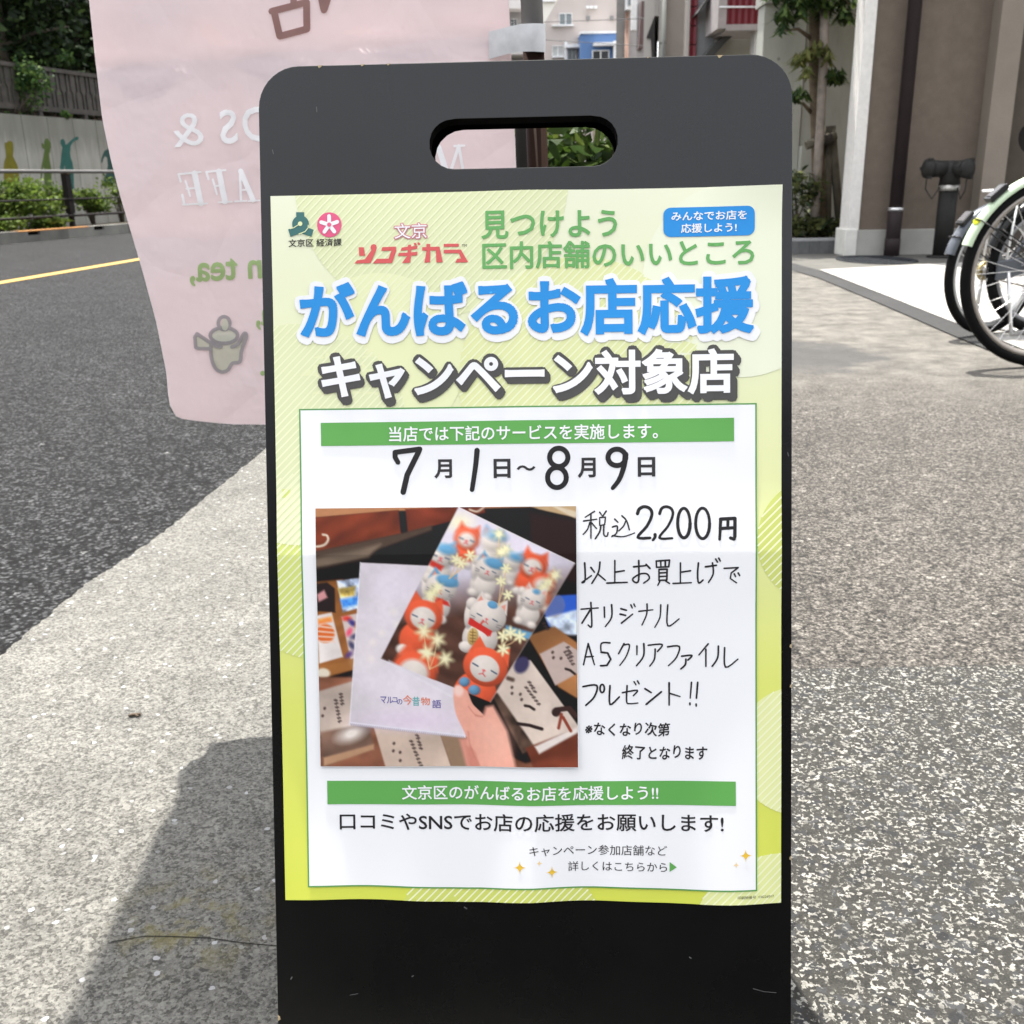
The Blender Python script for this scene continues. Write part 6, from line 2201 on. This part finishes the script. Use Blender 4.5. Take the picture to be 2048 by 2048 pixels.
def bicycle(label, Rw, tyre_r, frame_m, guard_m, rim_m, loc, yaw, cover_m, sticker=False):
    b = thing('bicycle', label, 'bicycle', loc, 'bicycles parked by the brown building')
    b.rotation_euler = (0, 0, yaw)
    wb = Rw*2+0.42
    wheel(b, 0, Rw, True, tyre_r, rim_m)
    wheel(b, wb, Rw, False, tyre_r, rim_m)
    mb = MB()
    bbx, bbz = 0.45, Rw-0.04
    st, sd_ = Vector((0.30, 0, Rw+0.42)), Vector((bbx, 0, bbz))
    hd_, hd2_ = Vector((wb-0.28, 0, Rw+0.42)), Vector((wb-0.22, 0, Rw+0.26))
    mb.tube([sd_, st], 0.016, 12)
    mb.tube([sd_, Vector((0.62, 0, Rw+0.02)), hd2_], 0.020, 12)
    mb.tube([Vector((0.38, 0, Rw+0.20)), Vector((0.62, 0, Rw+0.14)), hd2_+Vector((-0.02, 0, 0.07))], 0.015, 12)
    mb.tube([hd_, hd2_], 0.019, 12)
    for s in (-1, 1):
        mb.tube([Vector((0, s*0.062, Rw)), Vector((0.14, s*0.05, Rw-0.01)), sd_+Vector((-0.04, s*0.03, 0))], 0.010, 8)
        mb.tube([Vector((0, s*0.062, Rw)), Vector((0.28, s*0.035, Rw+0.30))], 0.008, 8)
        mb.tube([Vector((wb, s*0.055, Rw)), Vector((wb-0.05, s*0.05, Rw+0.10)), Vector((wb-0.20, s*0.03, Rw+0.24)), hd2_], 0.011, 8)
    mb.build('frame', frame_m, b, True)
    mb = MB()
    arc_strip(mb, 0, Rw, Rw+0.022, 28, 163, 0.028, 0.022)
    g_ = mb.build('mudguard', guard_m, b, True)
    mb = MB()
    for s in (-1, 1):
        a = R(148)
        mb.tube([Vector((0, s*0.066, Rw)), Vector(((Rw+0.02)*math.cos(a), s*0.034, Rw+(Rw+0.02)*math.sin(a)))], 0.0032, 6)
        mb.tube([Vector(((Rw+0.02)*math.cos(a), s*0.034, Rw+(Rw+0.02)*math.sin(a))), Vector(((Rw+0.028)*math.cos(a), 0, Rw+(Rw+0.028)*math.sin(a)))], 0.0032, 6)
    mb.build('stay', M_DKF, g_, True)
    mb = MB()
    if sticker:
        a = R(149)
        er, et = Vector((math.cos(a), 0, math.sin(a))), Vector((-math.sin(a), 0, math.cos(a)))
        mb = MB()
        mb.lathe(Vector((0, -0.010, Rw))+er*(Rw+0.0225), er+Vector((0, -0.5, 0)), [(0, 0.015), (0.002, 0.015), (0.0025, 0.013)], 16)
        mb.build('sticker', plain('yellow sticker', lin(0.62, 0.68, 0.0), 0.6), g_, True)
    a = R(131)
    er, et = Vector((math.cos(a), 0, math.sin(a))), Vector((-math.sin(a), 0, math.cos(a)))
    ctr = Vector((0, 0, Rw))+er*(Rw+0.034)
    mb.obox(ctr, et*0.042, Vector((0, 0.024, 0)), er*0.010)
    rf = mb.build('reflector', M_DKF, g_, True, bevel=0.006)
    mb = MB()
    mb.obox(ctr+er*0.011, et*0.030, Vector((0, 0.017, 0)), er*0.002)
    mb.obox(ctr+er*0.010+Vector((0, -0.021, 0)), et*0.036, Vector((0, 0.002, 0)), er*0.003)
    mb.build('lens', plain('smoked lens', lin(0.02, 0.016, 0.016), 0.25, 0.5), rf, True)
    mb = MB()
    arc_strip(mb, wb, Rw, Rw+0.022, -20, 120, 0.028, 0.02)
    mb.build('mudguard', guard_m, b, True)
    # chain side
    mb = MB()
    ys_ = -0.055
    mb.lathe((bbx, ys_-0.008, bbz), (0, 1, 0), [(0, 0.095), (0.003, 0.095), (0.003, 0.02), (0.02, 0.02)], 30)
    mb.lathe((0, ys_-0.008, Rw), (0, 1, 0), [(0, 0.040), (0.004, 0.040)], 20)
    mb.tube([Vector((0, ys_, Rw+0.040)), Vector((bbx, ys_, bbz+0.095))], 0.004, 6)
    mb.tube([Vector((0, ys_, Rw-0.040)), Vector((bbx, ys_, bbz-0.095))], 0.004, 6)
    mb.build('chain_set', plain('chain steel', lin(0.18, 0.16, 0.13), 0.5, 0.5, 0.5), b, True)
    mb = MB()
    mb.obox((bbx*0.55, ys_-0.014, Rw+0.03), Vector((0.30, 0, 0.02)), Vector((0, 0.006, 0)), Vector((0, 0, 0.045)))
    mb.build('chain_case', cover_m, b, True, bevel=0.005)
    for s in (-1, 1):
        mb = MB()
        d = Vector((0.155*s, 0, -0.06*s))
        mb.tube([Vector((bbx, s*0.075, bbz)), Vector((bbx, s*0.085, bbz))+d], 0.009, 8)
        pe = mb.build('crank', M_ALU, b, True)
        mb = MB()
        mb.obox(Vector((bbx, s*0.13, bbz))+d, (0.04, 0, 0), (0, 0.042, 0), (0, 0, 0.010))
        mb.build('pedal', M_DKF, pe, True, bevel=0.004)
    # saddle, bars, kick stand, carrier
    mb = MB()
    sx, sz = 0.26, Rw+0.60
    mb.tube([st, Vector((sx, 0, sz-0.03))], 0.012, 10)
    mb.build('seat_post', M_ALU, b, True)
    mb = MB()
    mb.tube([Vector((sx-0.12, 0, sz)), Vector((sx-0.06, 0, sz+0.012)), Vector((sx+0.03, 0, sz+0.008)), Vector((sx+0.15, 0, sz))], [0.07, 0.085, 0.05, 0.022], 16)
    so_ = mb.build('saddle', M_DKF, b, True)
    so_.scale = (1, 1, 1)
    mb = MB()
    mb.tube([hd_, hd_+Vector((-0.04, 0, 0.16))], 0.012, 10)
    hb = hd_+Vector((-0.02, 0, 0.16))
    mb.tube([hb+Vector((-0.18, -0.28, 0.04)), hb+Vector((0.02, -0.22, 0.03)), hb, hb+Vector((0.02, 0.22, 0.03)), hb+Vector((-0.18, 0.28, 0.04))], 0.011, 10)
    mb.build('handlebar', M_ALU, b, True)
    mb = MB()
    for s in (-1, 1):
        mb.tube([hb+Vector((-0.08, s*0.25, 0.035)), hb+Vector((-0.19, s*0.283, 0.041))], 0.016, 10)
    mb.build('grip', M_DKF, b, True)
    mb = MB()
    for s in (-1, 1):
        mb.tube([Vector((0.02, s*0.075, Rw)), Vector((0.05, s*0.11, 0.012)), Vector((0.16, s*0.11, 0.010))], 0.009, 8)
    mb.tube([Vector((0.16, -0.11, 0.010)), Vector((0.16, 0.11, 0.010))], 0.009, 8)
    mb.build('stand', M_ALU, b, True)
    mb = MB()
    zc_ = Rw*2+0.07
    for s in (-1, 1):
        mb.tube([Vector((-0.06, s*0.06, zc_)), Vector((0.30, s*0.06, zc_)), Vector((0.32, s*0.02, zc_))], 0.006, 8)
        mb.tube([Vector((0.0, s*0.068, Rw)), Vector((0.04, s*0.062, zc_))], 0.005, 8)
    for x in (0.0, 0.1, 0.2):
        mb.tube([Vector((x, -0.06, zc_)), Vector((x, 0.06, zc_))], 0.005, 8)
    mb.tube([Vector((-0.06, -0.06, zc_)), Vector((-0.06, 0.06, zc_))], 0.006, 8)
    mb.build('carrier', plain('white carrier tube', lin(0.75), 0.4), b, True)
    return b
def place_wheel(px, py, zc, Rw):
    d = ray(px, py)
    q = CAM+d*zc
    return q
h1 = place_wheel(2100, 556, 4.10, 0.37)
bicycle('mint green bicycle with a mint rear mudguard, nearest in the row', 0.375, 0.021, M_MINT, M_MINT, plain('alloy rim', lin(0.30, 0.27, 0.24), 0.4, 0.5, 0.6), (h1.x, h1.y, 0.004), R(5), M_DKF, True)
h2 = place_wheel(1981, 573, 4.95, 0.3)
bicycle('grey bicycle with small wheels, its rear wheel farthest to the left of the row', 0.300, 0.021, M_GREYF, M_GREYF, plain('silver rim', lin(0.42), 0.4, 0.5, 0.6), (h2.x, h2.y, 0.010), R(24), M_GREYF)
h3 = place_wheel(2092, 556, 4.95, 0.31)
bicycle('black bicycle seen through the spokes of the mint one', 0.318, 0.023, M_DKF, M_DKF, plain('dark rim', lin(0.20, 0.20, 0.21), 0.35, 0.5, 0.4), (h3.x, h3.y, 0.010), R(9), M_DKF)

# ------------------------------------------------------------------ unseen dark front added behind the camera for the board to mirror
sf = thing('added_dark_front', 'added dark front, unseen behind the viewpoint, for the sign board to mirror', 'added front', (0, -3.4, 0))
M_ADDED = plain('added dark boards', lin(0.022, 0.018, 0.016), 0.7, 0.3)
mb = MB()
mb.box((-6, -3.8, 0.0), (-1.3, -3.5, 2.35))
mb.box((1.3, -3.8, 0.0), (6, -3.5, 2.35))
mb.box((-1.3, -3.8, 2.1), (1.3, -3.5, 2.35))
mb.build('wall', M_ADDED, sf)
for x in (-0.65, 0.65):
    mb = MB()
    for q in ((x-0.64, x+0.64, 0.0, 0.12), (x-0.64, x+0.64, 1.99, 2.09), (x-0.64, x-0.56, 0.12, 1.99), (x+0.56, x+0.64, 0.12, 1.99)):
        mb.box((q[0], -3.66, q[2]), (q[1], -3.6, q[3]))
    d_ = mb.build('door', M_ADDED, sf)
    mb = MB()
    mb.box((x-0.56, -3.64, 0.12), (x+0.56, -3.62, 1.99))
    mb.build('pane', plain('added dark glass', lin(0.01), 0.2, 0.4), d_)

mb = MB()  # unseen dark mat, added to blacken the lower part of the board's reflection
mb.box((-0.85, -1.5, 0.001), (0.85, 0.42, 0.012))
for i in range(24):
    x = -0.83+i*0.072
    mb.box((x, -1.47, 0.012), (x+0.035, 0.39, 0.016))
tag(mb.build('added_dark_mat', plain('added dark rubber', lin(0.006), 0.9, 0.1)), 'added ribbed black mat, unseen, that darkens the reflection low on the sign board', 'mat')
